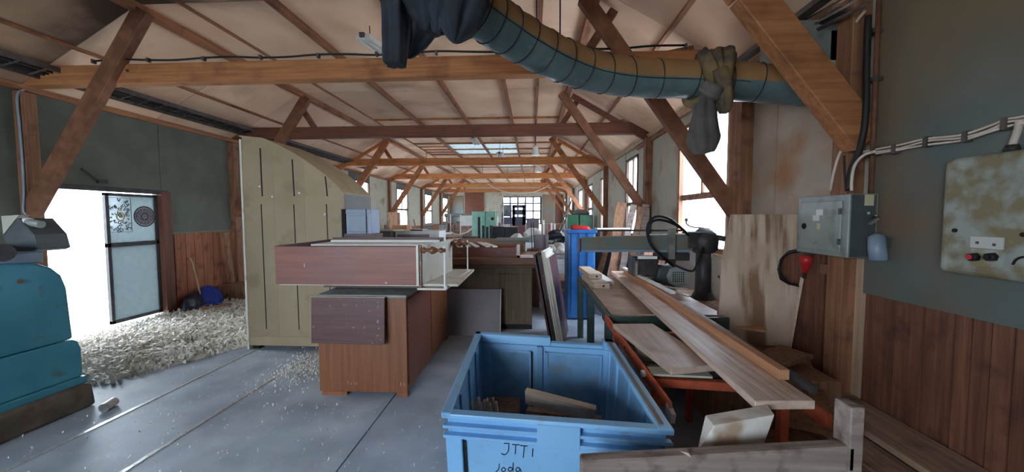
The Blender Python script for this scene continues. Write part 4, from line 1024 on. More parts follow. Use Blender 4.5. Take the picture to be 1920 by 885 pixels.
# end of stacked timbers on the far table
for a, b, zz, lb in (((.68, 4.10), (.62, 4.70), .80, 'lower cream timber block with a knot hole on the saw table'), ((.66, 4.35), (.62, 5.0), .865, 'upper cream timber block stacked at the far table corner')):
    w_ = .17 if zz < .85 else .15
    o = MB().hexa([(a[0], a[1], zz), (a[0]+w_, a[1], zz), (b[0]+w_, b[1], zz), (b[0], b[1], zz), (a[0], a[1], zz+.06), (a[0]+w_, a[1], zz+.06), (b[0]+w_, b[1], zz+.06), (b[0], b[1], zz+.06)]).build('timber_block', pale_wood, None, .003)
    tag(o, lb, 'block')
    MB().cyl((a[0]+w_*.6, a[1]-.002, zz+.03), (a[0]+w_*.6, a[1]+.002, zz+.03), .012, n=10).build('knot', slot_m, o)
tag(bar((.86, 4.3, .825), (.82, 5.1, .825), .16, .045).build('pale_board', white_p, None, .003), 'flat white-topped board behind the cream timber blocks', 'board')

# machine base and debris under/behind the planks
t = thing('machine_bed', 'dark low machine bed behind the long plank below the radial saw', 'machine', (1.7, 3.8, 0))
B(1.62, 2.05, 3.55, 4.6, 0, .62).build('base', steel_d, t, .01)
B(1.58, 2.1, 3.45, 4.8, .62, .66).build('bed_plate', rough_w, t, .004)
for q, lb in (((1.35, 2.45, .60, 1.9, 2.75, .62, .22), 'brown flat board lying low behind the batten'), ((1.45, 3.1, .66, 1.95, 3.3, .66, .18), 'reddish brown board below the saw motor'), ((1.50, 2.0, .46, 1.95, 2.9, .52, .25), 'dark wide board low between the planks and the right wall')):
    tag(bar(q[0:3], q[3:6], q[6], .025).build('scrap_board', rough_w), lb, 'board')
tag(bar((1.62, 3.12, .70), (1.84, 3.0, .70), .10, .02).build('scrap_board', plank_o), 'small board with a pale edge lying in front of the stained sheet', 'board')
for q, lb in (((1.02, 3.95, .885, 1.35, 3.75, .90), 'white thin splinter of board beside the saw'), ((1.2, 3.7, .90, 1.42, 3.62, .895), 'second white splinter touching the first beside the saw')):
    pass
mb = MB(); mb.bar((1.32, 3.85, .86), (1.50, 3.62, .83), .04, .012); mb.bar((1.28, 3.95, .87), (1.6, 3.9, .84), .03, .01); tag(mb.build('white_offcuts', white_p), 'white splintered board ends below the saw motor', 'offcuts')
tag(B(1.35, 1.95, 2.4, 3.4, .0, .55).build('low_crate', rough_w, None, .01), 'dark low wooden crate between the planks and right wall', 'crate')
tag(B(1.25, 1.75, 1.55, 2.3, .0, .30).build('low_crate', rough_w, None, .01), 'dark low wooden crate behind the grey timber crate', 'crate')

# radial arm saw
t = thing('radial_arm_saw', 'green-grey radial arm saw with black column and hoses', 'saw', (1.9, 4.3, 0))
Ya = 4.3
MB().hexa([(.55, Ya-.08, 1.215), (1.78, Ya-.08, 1.22), (1.78, Ya+.08, 1.22), (.55, Ya+.08, 1.215), (.55, Ya-.08, 1.35), (1.78, Ya-.08, 1.40), (1.78, Ya+.08, 1.40), (.55, Ya+.08, 1.35)]).build('arm', arm_m, t, .008, 2)
B(.535, .55, Ya-.085, Ya+.085, 1.19, 1.34).build('arm_end', steel_d, t)
B(.6, 1.75, Ya-.06, Ya+.06, 1.19, 1.222).build('arm_track', pipe_m, t)
B(.75, 1.72, Ya+.02, Ya+.05, 1.42, 1.44).build('guide_rod', steel_d, t)
MB().cyl((1.93, Ya, .60), (1.93, Ya, 1.30), .085, .08, n=20).build('column', steel_d, t)
MB().rings([(1.93, Ya, z) for z in (1.18, 1.22, 1.34, 1.40, 1.46)], [.10, .14, .15, .12, .05], 20).build('column_head', steel_d, t)
MB().rings([(1.93, Ya, z) for z in (.55, .60, .66, .74)], [.20, .19, .13, .09], 20).build('column_foot', steel_d, t)
B(1.72, 1.92, Ya-.10, Ya+.10, 1.24, 1.42).build('arm_clamp', steel_d, t, .01)
MB().cyl((2.02, Ya-.1, 1.36), (2.12, Ya-.12, 1.34), .03, n=10).build('clamp_knob', steel_d, t)
B(1.50, 1.57, Ya-.13, Ya-.08, 1.12, 1.47).build('carriage_strap', steel, t, .003)
B(1.42, 1.74, Ya-.10, Ya+.12, 1.10, 1.19).build('carriage', steel_d, t, .01)
B(1.12, 1.40, Ya-.10, Ya+.14, .92, 1.14).build('blade_guard', steel_d, t, .02, 2)
B(1.17, 1.38, Ya-.115, Ya-.1, 1.12, 1.15).build('guard_label', white_p, t)
MB().rings([(1.16, Ya-.11, z) for z in (.88, .96, 1.04, 1.1)], [.018, .02, .02, .02], 8).build('guard_handle', steel, t)
MB().rings([(1.45+.0, Ya+.2-.02*k, .93) for k in range(3)]+[(1.5+.0, Ya-.12, .93)], [.10, .11, .11, .10], 24).build('motor_body', box_gd, t)
mc = Vector((1.60, Ya-.16, .93))
MB().rings([mc+Vector((0, y, 0)) for y in (.34, .30, .02, 0)], [.09, .12, .12, .11], 8).build('motor', box_g, t)
mb = MB()
for i_ in range(6):
    for j_ in range(5): mb.box(mc.x-.065+.022*i_, mc.x-.055+.022*i_, mc.y-.004, mc.y, mc.z-.055+.024*j_, mc.z-.040+.024*j_)
mb.build('motor_vent', slot_m, t)
for off in (0, .035):
    mb = MB(); mb.tube([(1.62, 4.2, 1.0), (1.42, 4.15, 1.15), (1.28, 4.12, 1.30), (1.24+off*.6, 4.1, 1.48), (1.32+off*.2, 4.1, 1.585-off), (1.46, 4.1, 1.57-off), (1.62, 4.15, 1.46), (1.72, 4.2, 1.38)], .014, 8, 6); mb.build('hose', black_c, t)
mb = MB(); mb.tube([(1.55, 4.15, 1.06), (1.72, 4.1, 1.0), (1.78, 4.1, 1.1), (1.86, 4.15, 1.25)], .012, 6); mb.build('hose', black_c, t)
mb = MB(); mb.tube([(1.93, 4.3, 1.46), (1.80, 4.3, 1.47), (1.74, 4.3, 1.50), (1.73, 4.3, 1.53)], .008, 6); mb.rings([(1.73, 4.3, 1.53), (1.73, 4.3, 1.55), (1.73, 4.3, 1.57)], [.012, .02, .012], 8); mb.build('crank', steel, t)
for off in (0, .04): 
    mb = MB(); mb.tube([(2.0+off, 4.1, .95), (2.1+off, 3.9, .75), (2.18+off*.2, 3.75, .55)], .012, 6); mb.build('hose', black_c, t)
B(.8, .84, Ya-.02, Ya+.02, .80, 1.19) if False else None

# blue drum / tub behind the arm
t = thing('blue_tub', 'tall bright blue plastic tub behind the saw arm', 'tub', (.75, 5.9, 0))
B(.54, .96, 5.7, 6.25, .02, 1.36).build('body', blue_drum, t, .03, 3)
B(.52, .98, 5.68, 6.27, 1.33, 1.385).build('rim', blue_drum, t, .01)
for x in (.60, .72, .84): B(x, x+.02, 5.68, 5.7, .1, 1.33).build('rib', blue_drum, t)
B(1.0, 1.9, 7.4, 8.0, .0, 1.0).build('dark_cabinet', steel_d); tag(COL.objects[-1], 'dark cabinet right of the blue tub behind the saw arm', 'cabinet')
MB().rings([at(1070, 427, Y=5.85), at(1075, 427, Y=5.85), at(1100, 429, Y=5.85), at(1106, 430, Y=5.85)], [.03, .045, .045, .03], 14).build('red_roll', red_pl); tag(COL.objects[-1], 'red rolled cloth lying on the rim of the blue tub', 'roll')
tag(bar((.98, 5.8, 1.40), (1.5, 5.9, 1.40), .12, .02).build('offcut', white_p), 'white thin board end beside the red roll', 'board')

# leaning boards behind the saw arm
board_b = wood('brown_board', (138, 98, 74), (168, 124, 94), 'z', dust=(98, 70, 54), dscale=6)
LB = [((1085, 545), (1112, 430), .16, 7.0), ((1118, 530), (1146, 432), .10, 7.0), ((1148, 530), (1165, 380), .17, 6.6), ((1160, 540), (1187, 384), .10, 6.5), ((1175, 545), (1200, 388), .09, 6.7), ((1195, 545), (1212, 384), .13, 6.9),
      ((1200, 550), (1222, 440), .13, 6.0), ((1225, 560), (1250, 440), .10, 6.1)]
lbs = ['leftmost rough board leaning behind the saw arm', 'narrow board second from left behind the saw arm', 'broad brown board reaching above the arm', 'grey-edged slab with bark leaning above the saw arm', 'thin dark slab leaning beside the window', 'tall pale slab leaning under the brace end', 'short board under the middle of the saw arm', 'short board under the arm next to the saw guard']
for k, ((xa_, ya_), (xb_, yb_), wd, Y) in enumerate(LB):
    a = at(xa_, ya_, Y=Y-.5); b = at(xb_, yb_, Y=Y); a = b+(a-b)*((b.z-.02)/(b.z-a.z))
    d = (b-a).normalized(); sd = Vector((1, 0, 0))-d*d.x; sd.normalize(); nn = d.cross(sd)
    n_ = 7; top = []; vs = []
    mb = MB()
    for i in range(n_):
        u = i/(n_-1); p = a+(b-a)*u+sd*(.012*math.sin(i*1.9+k)); wv = wd/2*(1+.08*math.sin(i*2.3+k*2))
        vs += [p-sd*wv-nn*.018, p+sd*wv-nn*.018, p+sd*wv+nn*.018, p-sd*wv+nn*.018]
    fs = [(0, 1, 2, 3), tuple(reversed([4*(n_-1)+j for j in range(4)]))]
    for i in range(n_-1):
        for j in range(4): fs.append((4*i+j, 4*i+(j+1) % 4, 4*(i+1)+(j+1) % 4, 4*(i+1)+j))
    mb.add(vs, fs); tag(mb.build('leaning_board', board_b if k in (0, 1, 2) else grey_wood if k in (3, 5) else rough_w), lbs[k], 'board', 'boards leaning behind the saw arm')

# stained sheet with a cut notch
t = thing('stained_sheet', 'large stained plywood sheet with a notch, leaning by the window post', 'sheet', (1.85, 3.3, 0))
def SP(px, py):
    p = at(px, py, Y=3.1); return at(px, py, Y=3.0+.12*(p.z/1.6))
poly = [SP(1340, 640), SP(1350, 560), SP(1352, 500), SP(1372, 402), SP(1500, 402), SP(1500, 468), SP(1478, 474), SP(1462, 486), SP(1457, 505), SP(1462, 524), SP(1478, 534), SP(1497, 538), SP(1492, 600), SP(1478, 650)]
MB().prism(poly, (0, 0, 0), (0, .018, 0)).build('sheet', sheet_m, t)
bar(SP(1504, 520), SP(1480, 655), .008, .03, up=(0, 1, 0)).build('edge_strip', pale_wood, t)
mb = MB(); mb.tube([at(1500, 470, Y=3.05), at(1478, 474, Y=3.1), at(1462, 490, Y=3.1), at(1462, 515, Y=3.1), at(1480, 532, Y=3.1), at(1500, 538, Y=3.1)], .014, 8)
tag(mb.build('cable', black_c), 'thick black cable curving round the notch of the stained sheet', 'cable')

# ledge of planks on floor along the right wall
for k, (x0_, x1_, z1_, y0_, y1_, lb) in enumerate(((1.90, 2.19, .37, .2, 2.9, 'wide pale plank on top of the ledge along the right wall'), (1.72, 1.93, .31, .3, 2.7, 'lower plank at the front of the wall ledge'), (1.55, 1.76, .25, .4, 1.9, 'lowest darker plank beside the wall ledge'))):
    o = MB().hexa([(x0_, y0_, z1_-.035), (x1_, y0_, z1_-.035), (x1_+.0, y1_, z1_-.03), (x0_+.0, y1_, z1_-.03), (x0_, y0_, z1_), (x1_, y0_, z1_), (x1_, y1_, z1_+.005), (x0_, y1_, z1_+.005)]).build('ledge_plank', rough_y, None, .003)
    tag(o, lb, 'plank')
tag(B(1.95, 2.18, .3, 2.8, 0, .335).build('ledge_support', rough_w), 'dark timber bearer under the wall ledge planks', 'beam')
tag(B(1.58, 1.92, .4, 1.8, 0, .213).build('ledge_support', rough_w), 'dark timber bearer in front of the wall ledge', 'beam')

# ================================================================== ELECTRICS ON THE RIGHT WALL
t = thing('switch_cabinet', 'grey steel switch cabinet with a small door on the right wall', 'electrical box', (2.1, 2.7, 1.32))
ex, ey0, ey1, ez0, ez1 = 2.02, 2.50, 2.96, 1.325, 1.735
B(ex, XR-.035, ey0, ey1, ez0, ez1).build('body', box_g, t, .004)
B(ex+.012, XR-.05, ey0-.006, ey0, ez0+.006, ez1-.006).build('end_plate', box_gd, t)
dd = B(ex-.01, ex, ey0+.05, ey1-.05, ez0+.035, ez1-.04).build('door', box_g, t, .003)
for z in (ez0+.10, ez1-.11): B(ex-.018, ex-.01, ey0+.045, ey0+.065, z-.02, z+.02).build('hinge', box_gd, dd)
MB().cyl((ex-.014, ey1-.085, 1.52), (ex-.01, ey1-.085, 1.52), .022, n=14).build('lock', slot_m, dd)
mb = MB(); mb.box(ex-.013, ex-.0105, 2.70, 2.76, 1.60, 1.64).box(ex-.013, ex-.0105, 2.73, 2.79, 1.56, 1.60); mb.build('torn_label', white_p, dd)
mb = MB(); mb.box(ex-.013, ex-.0105, 2.72, 2.75, 1.50, 1.545); mb.build('torn_label', yellow_s, dd)
B(ex+.085, ex+.14, ey0-.009, ey0-.006, ez1-.075, ez1-.005).build('sticker', yellow_s, t)
bar((ex+.10, ey0-.03, ez1-.19), (ex+.15, ey0-.03, ez1-.155), .02, .015).build('lever', steel, t)
MB().cyl((ex+.15, ey0-.03, ez1-.155), (ex+.15, ey0-.006, ez1-.155), .014, n=10).build('lever_pivot', steel_d, t)
mb = MB(); mb.box(ex+.105, ex+.12, ey0-.009, ey0-.006, ez1-.13, ez1-.115).box(ex+.15, ex+.165, ey0-.009, ey0-.006, ez1-.15, ez1-.135); mb.build('indicator', white_pl, t)
# pipe elbow under its right end
mb = MB(); mb.rings([(2.14, 2.44, 1.475), (2.13, 2.425, 1.46), (2.12, 2.41, 1.40), (2.125, 2.40, 1.325), (2.125, 2.40, 1.322)], [.02, .045, .045, .045, .036], 16); o = mb.build('pipe_elbow', pipe_m); tag(o, 'short blue-grey pipe elbow on the wall right of the switch cabinet', 'pipe')
mb = MB(); mb.box(2.14, 2.2, 2.40, 2.47, 1.40, 1.46); mb.build('bracket', box_gd, o)
# red plug
t = thing('red_plug', 'red industrial plug hanging under the switch cabinet', 'plug', (2.0, 2.8, 1.2))
q = at(1512, 480, Y=2.8); r_ = at(1509, 512, Y=2.8)
MB().rings([q, q+(r_-q)*.35, q+(r_-q)*.4, r_], [.04, .042, .036, .018], 16).build('plug_body', red_pl, t)
MB().cyl(r_, at(1508, 522, Y=2.8), .012, n=8).build('cable_end', black_c, t)
# small junction box
tag(B(2.14, 2.2, 2.78, 2.88, 1.17, 1.24).build('junction_box', rough_w), 'small brown socket box below the switch cabinet', 'socket')

t = thing('control_box', 'large white control box with flaking paint and two push buttons', 'control box', (2.15, 1.8, 1.3))
mb = MB(); B(2.10, XR-.035, 1.45, 2.05, 1.305, 1.885).build('body', panel_w, t, .035, 4)
P = lambda x, y: at(x, y, X=2.099)
a, b = P(1823, 445), P(1883, 462)
B(2.090, 2.100, b.y, a.y, P(1850, 466).z, P(1850, 444).z).build('label_plate', white_pl, t, .001)
mb = MB()
for p in ((1836, 455), (1868, 459)):
    q = P(*p); mb.box(2.0885, 2.090, q.y-.006, q.y+.006, q.z-.006, q.z+.006)
mb.build('label_marks', box_gd, t)
B(2.092, 2.100, P(1884, 480).y, P(1822, 480).y, P(1850, 500).z, P(1850, 468).z).build('button_plate', panel_w, t)
for p, m_, n_ in ((1833, red_pl, 'red'), (1866, black_c, 'black')):
    q = P(p, 482); 
    o = MB().rings([(2.094, q.y, q.z), (2.065, q.y, q.z)], [.021, .019], 6).build('button_collar', black_c, t)
    MB().cyl((2.065, q.y, q.z), (2.058, q.y, q.z), .012, n=12).build('button', m_, o)
for p in ((1791, 432), (1920, 440)):
    q = P(*p); MB().cyl((2.10, q.y, q.z), (2.092, q.y, q.z), .010, n=10).build('screw_hole', slot_m, t)
mb = MB(); mb.tube([P(1899, 496), P(1905, 487), P(1918, 482), P(1935, 484)], .005, 6); mb.build('wire', black_c, t)
# cable bundle to the control box
t = thing('cable_bundle', 'bundle of white cables clipped along the grey wall to the control box', 'cable', (2.18, 2.2, 2.0))
X_ = 2.165
pts = [(1588, 300), (1604, 292), (1640, 284), (1685, 278), (1738, 266), (1800, 258), (1850, 245), (1885, 232), (1905, 226), (1935, 222)]
for k, (dz, r) in enumerate(((0, .0065), (.016, .006), (-.014, .006))):
    mb = MB(); mb.tube([at(px_, py_, X=X_)+Vector((0, 0, dz+.004*math.sin(i*2+k))) for i, (px_, py_) in enumerate(pts)], r, 7, 5); mb.build('cable_strand', cable_w, t)
for px_, py_ in ((1640, 284), (1678, 280), (1738, 266), (1812, 256), (1886, 232)):
    q = at(px_, py_, X=X_); B(X_-.014, X_+.02, q.y-.010, q.y+.010, q.z-.028, q.z+.028).build('clip', tray_m, t)
mb = MB(); mb.tube([at(1912, 226, X=X_), at(1908, 245, X=X_), at(1900, 268, X=X_), at(1898, 282, X=X_)], .014, 8); mb.build('drop_cable', cable_w, t)
mb = MB(); q = at(1897, 284, X=X_); mb.cyl((q.x, q.y, q.z-.0), (q.x, q.y, q.z+.03), .028, .02, n=12); mb.build('gland', steel_d, t)
# drops into the switch cabinet
for pl_, r, m_, lb in (([(1640, 284), (1618, 292), (1602, 312), (1597, 340), (1597, 358)], .009, cable_w, 'white cable curving down to the top of the switch cabinet'),
                       ([(1577, 283), (1570, 300), (1562, 330), (1557, 358)], .009, cable_w, 'left white cable entering the switch cabinet'),
                       ([(1582, 292), (1583, 320), (1585, 345), (1586, 358)], .006, black_c, 'thin black flex between the two white cables')):
    mb = MB(); mb.tube([at(*p, X=2.075) for p in pl_], r, 7, 5); o = mb.build('cable', m_); tag(o, lb, 'cable')
mb = MB(); mb.tube([at(*p, X=2.09) for p in ((1628, 30), (1625, 120), (1623, 220), (1612, 280), (1596, 320), (1590, 356))], .018, 8, 6); tag(mb.build('cable', black_c), 'thick black cable running down the post to the switch cabinet', 'cable')
t = thing('conduit', 'rusty brown conduit pipe running up beside the post', 'pipe', (2.18, 2.6, 1.8))
MB().cyl(at(1648, 0, X=2.16), at(1633, 362, X=2.16), .014, n=10).build('pipe', mat('rusty_pipe', (120, 78, 56), (92, 60, 46), scale=12), t)
for py_ in (60, 150, 290):
    q = at(1641 if py_ < 200 else 1636, py_, X=2.17); B(2.13, 2.195, q.y-.03, q.y+.03, q.z-.012, q.z+.012).build('clip', tray_m, t)
t = thing('conduit', 'bundle of thin pipes climbing from the wall post to the top edge', 'pipe', (2.1, 2.8, 2.8))
for k, ((a_, b_), (c_, d_), r, m_) in enumerate((((1490, 66), (1607, 0), .008, steel), ((1500, 72), (1630, 5), .012, tray_m), ((1488, 50), (1590, -8), .006, tray_m))):
    MB().cyl(at(a_, b_, X=2.02+.02*k), at(c_, d_, X=2.02+.02*k), r, n=8).build('pipe', m_, t)
mb = MB(); mb.tube([at(*p, X=2.13) for p in ((1622, 20), (1600, 50), (1588, 90), (1590, 130), (1594, 180))], .010, 7, 5); mb.build('pipe', cable_w, t)
# white back board behind duct end
tag(B(2.13, 2.19, 2.86, 3.18, 2.64, 2.92).build('vent_plate', panel_pale, None, .004), 'pale square plate on the wall above the duct end', 'plate')
# tray on right above
t = thing('cable_tray', 'dark metal tray under the right ceiling edge with a bright pipe', 'cable tray', (2, 5, 3))
B(1.94, 2.02, 2.7, 4.05, 3.05, 3.09).build('rail', tray_m, t); B(2.05, 2.15, 2.7, 4.05, 2.96, 3.0).build('rail', tray_m, t)

# ================================================================== THE FAR END
def cab(name, x0, x1, y0, y1, z0, z1, m_, label, doors=1, dm=None, cat='cabinet', group=None):
    t = thing(name, label, cat, ((x0+x1)/2, (y0+y1)/2, z0), group)
    B(x0, x1, y0+.02, y1, z0, z1).build('body', m_, t, .006)
    for k in range(doors):
        a = x0+(x1-x0)*k/doors; b = x0+(x1-x0)*(k+1)/doors
        d = B(a+.012, b-.012, y0, y0+.02, z0+.06, z1-.03).build('door', dm or m_, t, .004)
        B(b-.06, b-.045, y0-.02, y0, (z0+z1)/2-.06, (z0+z1)/2+.06).build('handle', steel, d)
    return t
cab('green_cabinet', -3.55, -2.75, 21.8, 22.6, 0, 1.86, green_cab, 'mint green metal cabinet, left of the two at the far end')
cab('green_cabinet', -2.73, -2.05, 21.8, 22.6, 0, 1.86, green_cab, 'mint green metal cabinet with a black square, right of the pair')
B(-2.4, -2.25, 21.77, 21.80, 1.35, 1.5).build('black_square', slot_m, COL.objects[-3] if False else None); tag(COL.objects[-1], 'small black square plate on the right mint green cabinet', 'plate')
cab('black_cabinet', -1.77, -1.2, 16, 16.6, 0, 1.14, black_cab, 'black laminate cabinet before the end window, left one')
cab('black_cabinet', -1.18, -.62, 16.1, 16.6, 0, 1.12, black_cab, 'black glossy cabinet touching the left black one')
t = thing('tall_cupboard', 'tall slate door unit with two bright slots before the end window', 'cupboard', (-.9, 24, 0))
for q in ((-1.28, -.44, 24, 24.05, 1.0, 1.55), (-1.28, -.44, 24, 24.05, 1.66, 2.0), (-1.28, -.44, 24, 24.05, 2.1, 2.3)): B(*q).build('panel', slate, t)
B(-1.28, -.44, 24, 24.05, 0, 1.0).build('lower_panel', mauve, t)
for q in ((-1.28, -1.1, 24, 24.05, 1.0, 2.3), (-.62, -.44, 24, 24.05, 1.0, 2.3)): B(*q).build('stile', slate, t)
t = thing('glass_cupboard', 'narrow cupboard with a grey glass upper pane by the end window', 'cupboard', (-1.6, 24, 0))
for q in ((-2.02, -1.94, 24, 24.06, 0, 2.3), (-1.40, -1.32, 24, 24.06, 0, 2.3), (-1.94, -1.40, 24, 24.06, 2.22, 2.3), (-1.94, -1.40, 24, 24.06, 1.55, 1.65), (-1.94, -1.4, 24, 24.06, 0, .85)): B(*q).build('frame_rail', slate, t)
B(-1.94, -1.40, 24.02, 24.03, 1.65, 2.22).build('pane', frosted, t)
B(-.38, .45, 24.5, 24.55, 0, 1.45).build('screen_board', greyv); tag(COL.objects[-1], 'grey-mauve board standing before the right part of the end window', 'board')
cab('dark_green_cabinet', 1.22, 1.60, 12.9, 13.6, 0, 1.64, green_cab2, 'deep green metal cabinet by the right wall, left half', 1)
cab('dark_green_cabinet', 1.62, 2.08, 12.9, 13.6, 0, 1.63, green_cab2, 'deep green metal cabinet touching the right wall', 1)
mb = MB(); cloth_lobe(mb, [(1.4, 13.2, 1.65), (1.6, 13.2, 1.72), (1.8, 13.2, 1.70), (2.0, 13.2, 1.66)], [.05, .1, .09, .03], 5, 41, n=16); tag(mb.build('rags', cloth_g), 'grey rags piled on the deep green cabinets', 'rags')
# far machine left
planer = t = thing('planing_machine', 'old pale machine with rails and a white control panel at the far left', 'machine', (-3, 15, 0))
for q in ((-3.55, -2.3, 14.9, 15.6, .55, .75), (-3.5, -2.35, 15.0, 15.5, 0, .5), (-3.55, -2.5, 14.95, 15.0, 1.55, 1.70)): B(*q).build('bed', steel if q[4] > 1 else steel_d, t, .01)
for x in (-3.5, -3.1, -2.6): B(x, x+.06, 14.95, 15.02, .7, 1.6).build('upright', steel, t)
B(-2.85, -2.42, 14.85, 14.9, 1.20, 1.62).build('control_panel', white_p, t, .005)
mb = MB(); mb.rings([(-3.0+.25*math.cos(k*.5236), 15.1, 1.1+.25*math.sin(k*.5236)) for k in range(13)], [.03]*13, 8); mb.build('flywheel', steel, t)
B(-3.7, -3.4, 14.6, 14.9, 1.0, 1.25).build('gear_box', steel, t, .02)
B(-3.75, -3.2, 14.5, 14.9, .88, .95).build('shelf_plate', white_p, t)
mb = MB(); mb.tube([(-3.3, 14.8, 1.0), (-3.0, 14.8, .85), (-2.6, 14.8, .95), (-2.4, 14.8, 1.1)], .03, 8); mb.build('hose', cable_w, t)
for k, (x, h) in enumerate(((-2.2, 1.55), (-2.02, 1.2), (-1.86, 1.15), (-1.70, 1.2))):
    o = thing('post_stand', ordl(k, 4)+' dark upright stand between the far machine and green cabinets', 'stand', (x, 15.4, 0), 'dark stands by the far machine')
    B(x-.05, x+.05, 15.35, 15.45, 0, h).build('upright', steel_d, o); B(x-.09, x+.09, 15.3, 15.5, 0, .08).build('base', steel_d, o)
# work tables through the middle
def tbl(x0, x1, y0, y1, z, m_, label):
    t = thing('work_table', label, 'table', ((x0+x1)/2, (y0+y1)/2, 0))
    B(x0, x1, y0, y1, z-.05, z).build('tabletop', m_, t, .006)
    for x in (x0+.03, x1-.1):
        for y in (y0+.03, y1-.1): B(x, x+.07, y, y+.07, 0, z-.05).build('leg', rough_w, t)
    B(x0+.05, x1-.05, y0+.05, y1-.05, .2, .24).build('lower_shelf', rough_w, t)
tbl(-2.3, -.3, 8.0, 10.2, .98, dusty, 'long dusty work table behind the counter')
tbl(.15, .95, 6.8, 8.8, .86, dusty, 'small table right of the leaning panels covered in scraps')
tbl(-.6, .6, 10.5, 12.5, .9, dusty, 'table under the black plastic sheeting far back')
tbl(-4.4, -2.6, 12.2, 13.8, .9, rough_w, 'brown table at the left windows before the far machine')
rn = random.Random(5)
for k in range(9):
    x = -2.15+.19*k; y = rn.uniform(8.2, 9.6); z = .99+.02*(k % 3)
    tag(bar((x, y, z), (x+rn.uniform(.0, .12), y+rn.uniform(.3, .5), z), rn.uniform(.08, .14), .018).build('board', rn.choice((white_p, cream, pale_wood, rough_w))), ordl(k, 9)+' thin board lying in the row on the dusty work table', 'board', 'boards heaped on the dusty table')
for k in range(8):
    x = .2+.085*k; y = rn.uniform(6.9, 8.6); z = .875+.012*(k % 4)
    tag(bar((x, y, z), (x+rn.uniform(-.1, .15), y+rn.uniform(.1, .35), z), rn.uniform(.04, .10), .014).build('scrap', rn.choice((white_p, cream, pale_wood, rough_w))), ordl(k, 8)+' wood scrap on the small table right of the leaning boards', 'scrap', 'scraps on the small table')
# white trestle-like frames and board near counter's right end
t = thing('chair_frame', 'upright frame with dark legs and a grey board, above the counter end', 'frame', (.1, 7, .85))
for x in (.02, .06, .28, .31): bar((x-.02, 6.75, 1.02), (x-.04, 6.75, 1.48), .014, .014, up=(0, 1, 0)).build('upright', steel if x > .2 else black_c, t)
B(.03, .30, 6.78, 6.80, 1.0, 1.26).build('board', greyv, t)
B(-.02, .35, 6.6, 6.95, .98, 1.01).build('base_board', rough_w, t)
B(-.1, .13, 6.5, 7.2, 0, .975).build('plinth_block', rough_w, t)
# black plastic sheeting on far table and white parcels
mb = MB(); cloth_lobe(mb, [at(1020, 447, Y=10.8), at(1036, 446, Y=10.9), at(1050, 446, Y=11), at(1062, 448, Y=11)], [.1, .2, .19, .05], 6, 51, n=24); tag(mb.build('plastic_sheet', black_bag), 'crumpled black plastic bundle on the far table', 'bundle')
mb = MB(); cloth_lobe(mb, [at(985, 440, Y=11), at(993, 436, Y=11.2), at(1005, 436, Y=11.3), at(1012, 440, Y=11.2)], [.06, .12, .12, .05], 5, 52, n=24); tag(mb.build('plastic_sheet', white_p), 'bright white plastic bundle under the end window', 'bundle')
for p, h, m_, lb in (((1019, 430), 1.45, white_p, 'white upright tube left of the leaning poles'), ((1034, 430), 1.35, white_p, 'second white upright tube beside the leaning poles'), ((1040, 430), 1.33, white_p, 'third white upright tube nearest the leaning poles')):
    a = at(*p, Y=13); MB().cyl((a.x, 13, 0), (a.x, 13, h), .035, n=12).build('upright_tube', m_); tag(COL.objects[-1], lb, 'tube')
for k, (p, q) in enumerate((((1043, 445), (1070, 378)), ((1048, 448), (1073, 372)))):
    a = at(*p, Y=12.8); b = at(*q, Y=13.5); a = b+(a-b)*(b.z/(b.z-a.z)); a.z = .0
    tag(MB().cyl(a, b, .018, n=8).build('pole', steel), ['front', 'rear'][k]+' long thin metal pole leaning right before the end wall', 'pole')
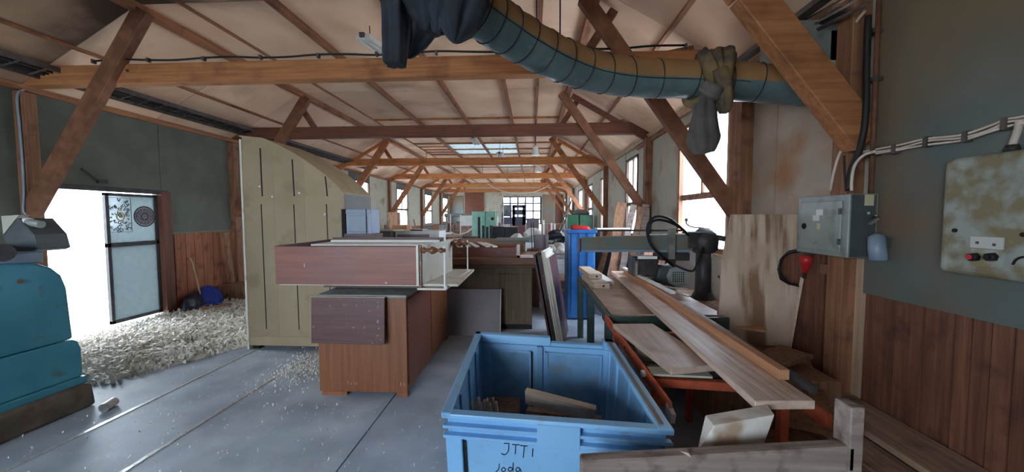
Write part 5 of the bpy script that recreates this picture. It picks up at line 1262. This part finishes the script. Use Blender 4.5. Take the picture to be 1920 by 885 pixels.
for k, (px_, py_, Y_, sx_, lb) in enumerate(((1030, 470, 7.6, .12, 'crumpled white wrapping beside the upright frame'), (1045, 462, 8.2, .14, 'crumpled white sheet nearest the blue tub'), (1052, 480, 7.2, .10, 'small white crumpled rag on the small table edge'), (968, 447, 9.8, .16, 'white crumpled sheet on the dusty work table end'))):
    c = at(px_, py_, Y=Y_); mb = MB(); zt_ = .86 if Y_ < 9 else .98
    c.z = zt_+.05
    cloth_lobe(mb, [c+Vector((-sx_, 0, -.03)), c+Vector((-sx_*.3, .05, .02)), c+Vector((sx_*.4, 0, .03)), c+Vector((sx_, .04, -.03))], [.02, .07, .08, .02], 4, 60+k, n=18)
    tag(mb.build('crumpled_sheet', white_p), lb, 'sheet')
B(-5.9, -5.0, YE-.06, YE-.03, 1.1, 3.05).build('wall_board', panel_grey, WE)
B(1.65, XR-.02, YE-.05, YE-.004, 1.05, 3.1).build('wall_board', timber_dark, WE)
for k_, (xa_, xb_, z_) in enumerate(((-3.6, -2.4, 1.62), (-3.6, -2.5, 1.35), (-3.55, -2.4, 1.0))):
    B(xa_, xb_, 14.9, 14.94, z_, z_+.035).build('guide_rail', steel, planer)
for x_ in (-3.3, -2.9): B(x_, x_+.035, 14.88, 14.92, .75, 1.65).build('guide_rail', white_p, planer)
# things on the left sills
tag(B(-4.7, -4.2, 12.3, 12.7, .9, 1.3).build('wood_box', plank_o), 'orange-brown wooden box under the nearest far-left window', 'box')
tag(B(-4.1, -3.6, 12.3, 12.7, .9, 1.15).build('white_box', white_p), 'white box right of the orange-brown box', 'box')
tag(B(-5.6, -5.2, 14.2, 14.5, 0, 1.75).build('crate_tower', rough_w, None, .01), 'tall brown chest by the left wall between windows', 'chest')
for k in range(10):
    y = 13.6+.5*k; h = rn.uniform(1.0, 1.45)
    tag(bar((-5.6+rn.uniform(-.1, .2), y, .0), (-5.85, y+rn.uniform(-.1, .1), h), .16, .03, up=(1, 0, 0)).build('leaning_board', rn.choice((rough_w, plank_o, pale_wood))), ordl(k, 10)+' short board leaning low under the far left windows', 'board', 'boards under the left windows')
# hanging cables near the end wall
for k, (pp) in enumerate((((930, 365), (929, 395), (932, 430), (935, 445)), ((942, 366), (940, 400), (938, 440), (935, 452)), ((932, 366), (937, 362), (943, 367), (944, 420)))):
    mb = MB(); mb.tube([at(*p, Y=20) for p in pp], .02, 6); tag(mb.build('cable', cable_w), ['left', 'middle', 'right'][k]+' pale cable hanging before the end wall left of the window', 'cable')

for o in list(bpy.data.objects):
    if '_loc' in o: del o['_loc']
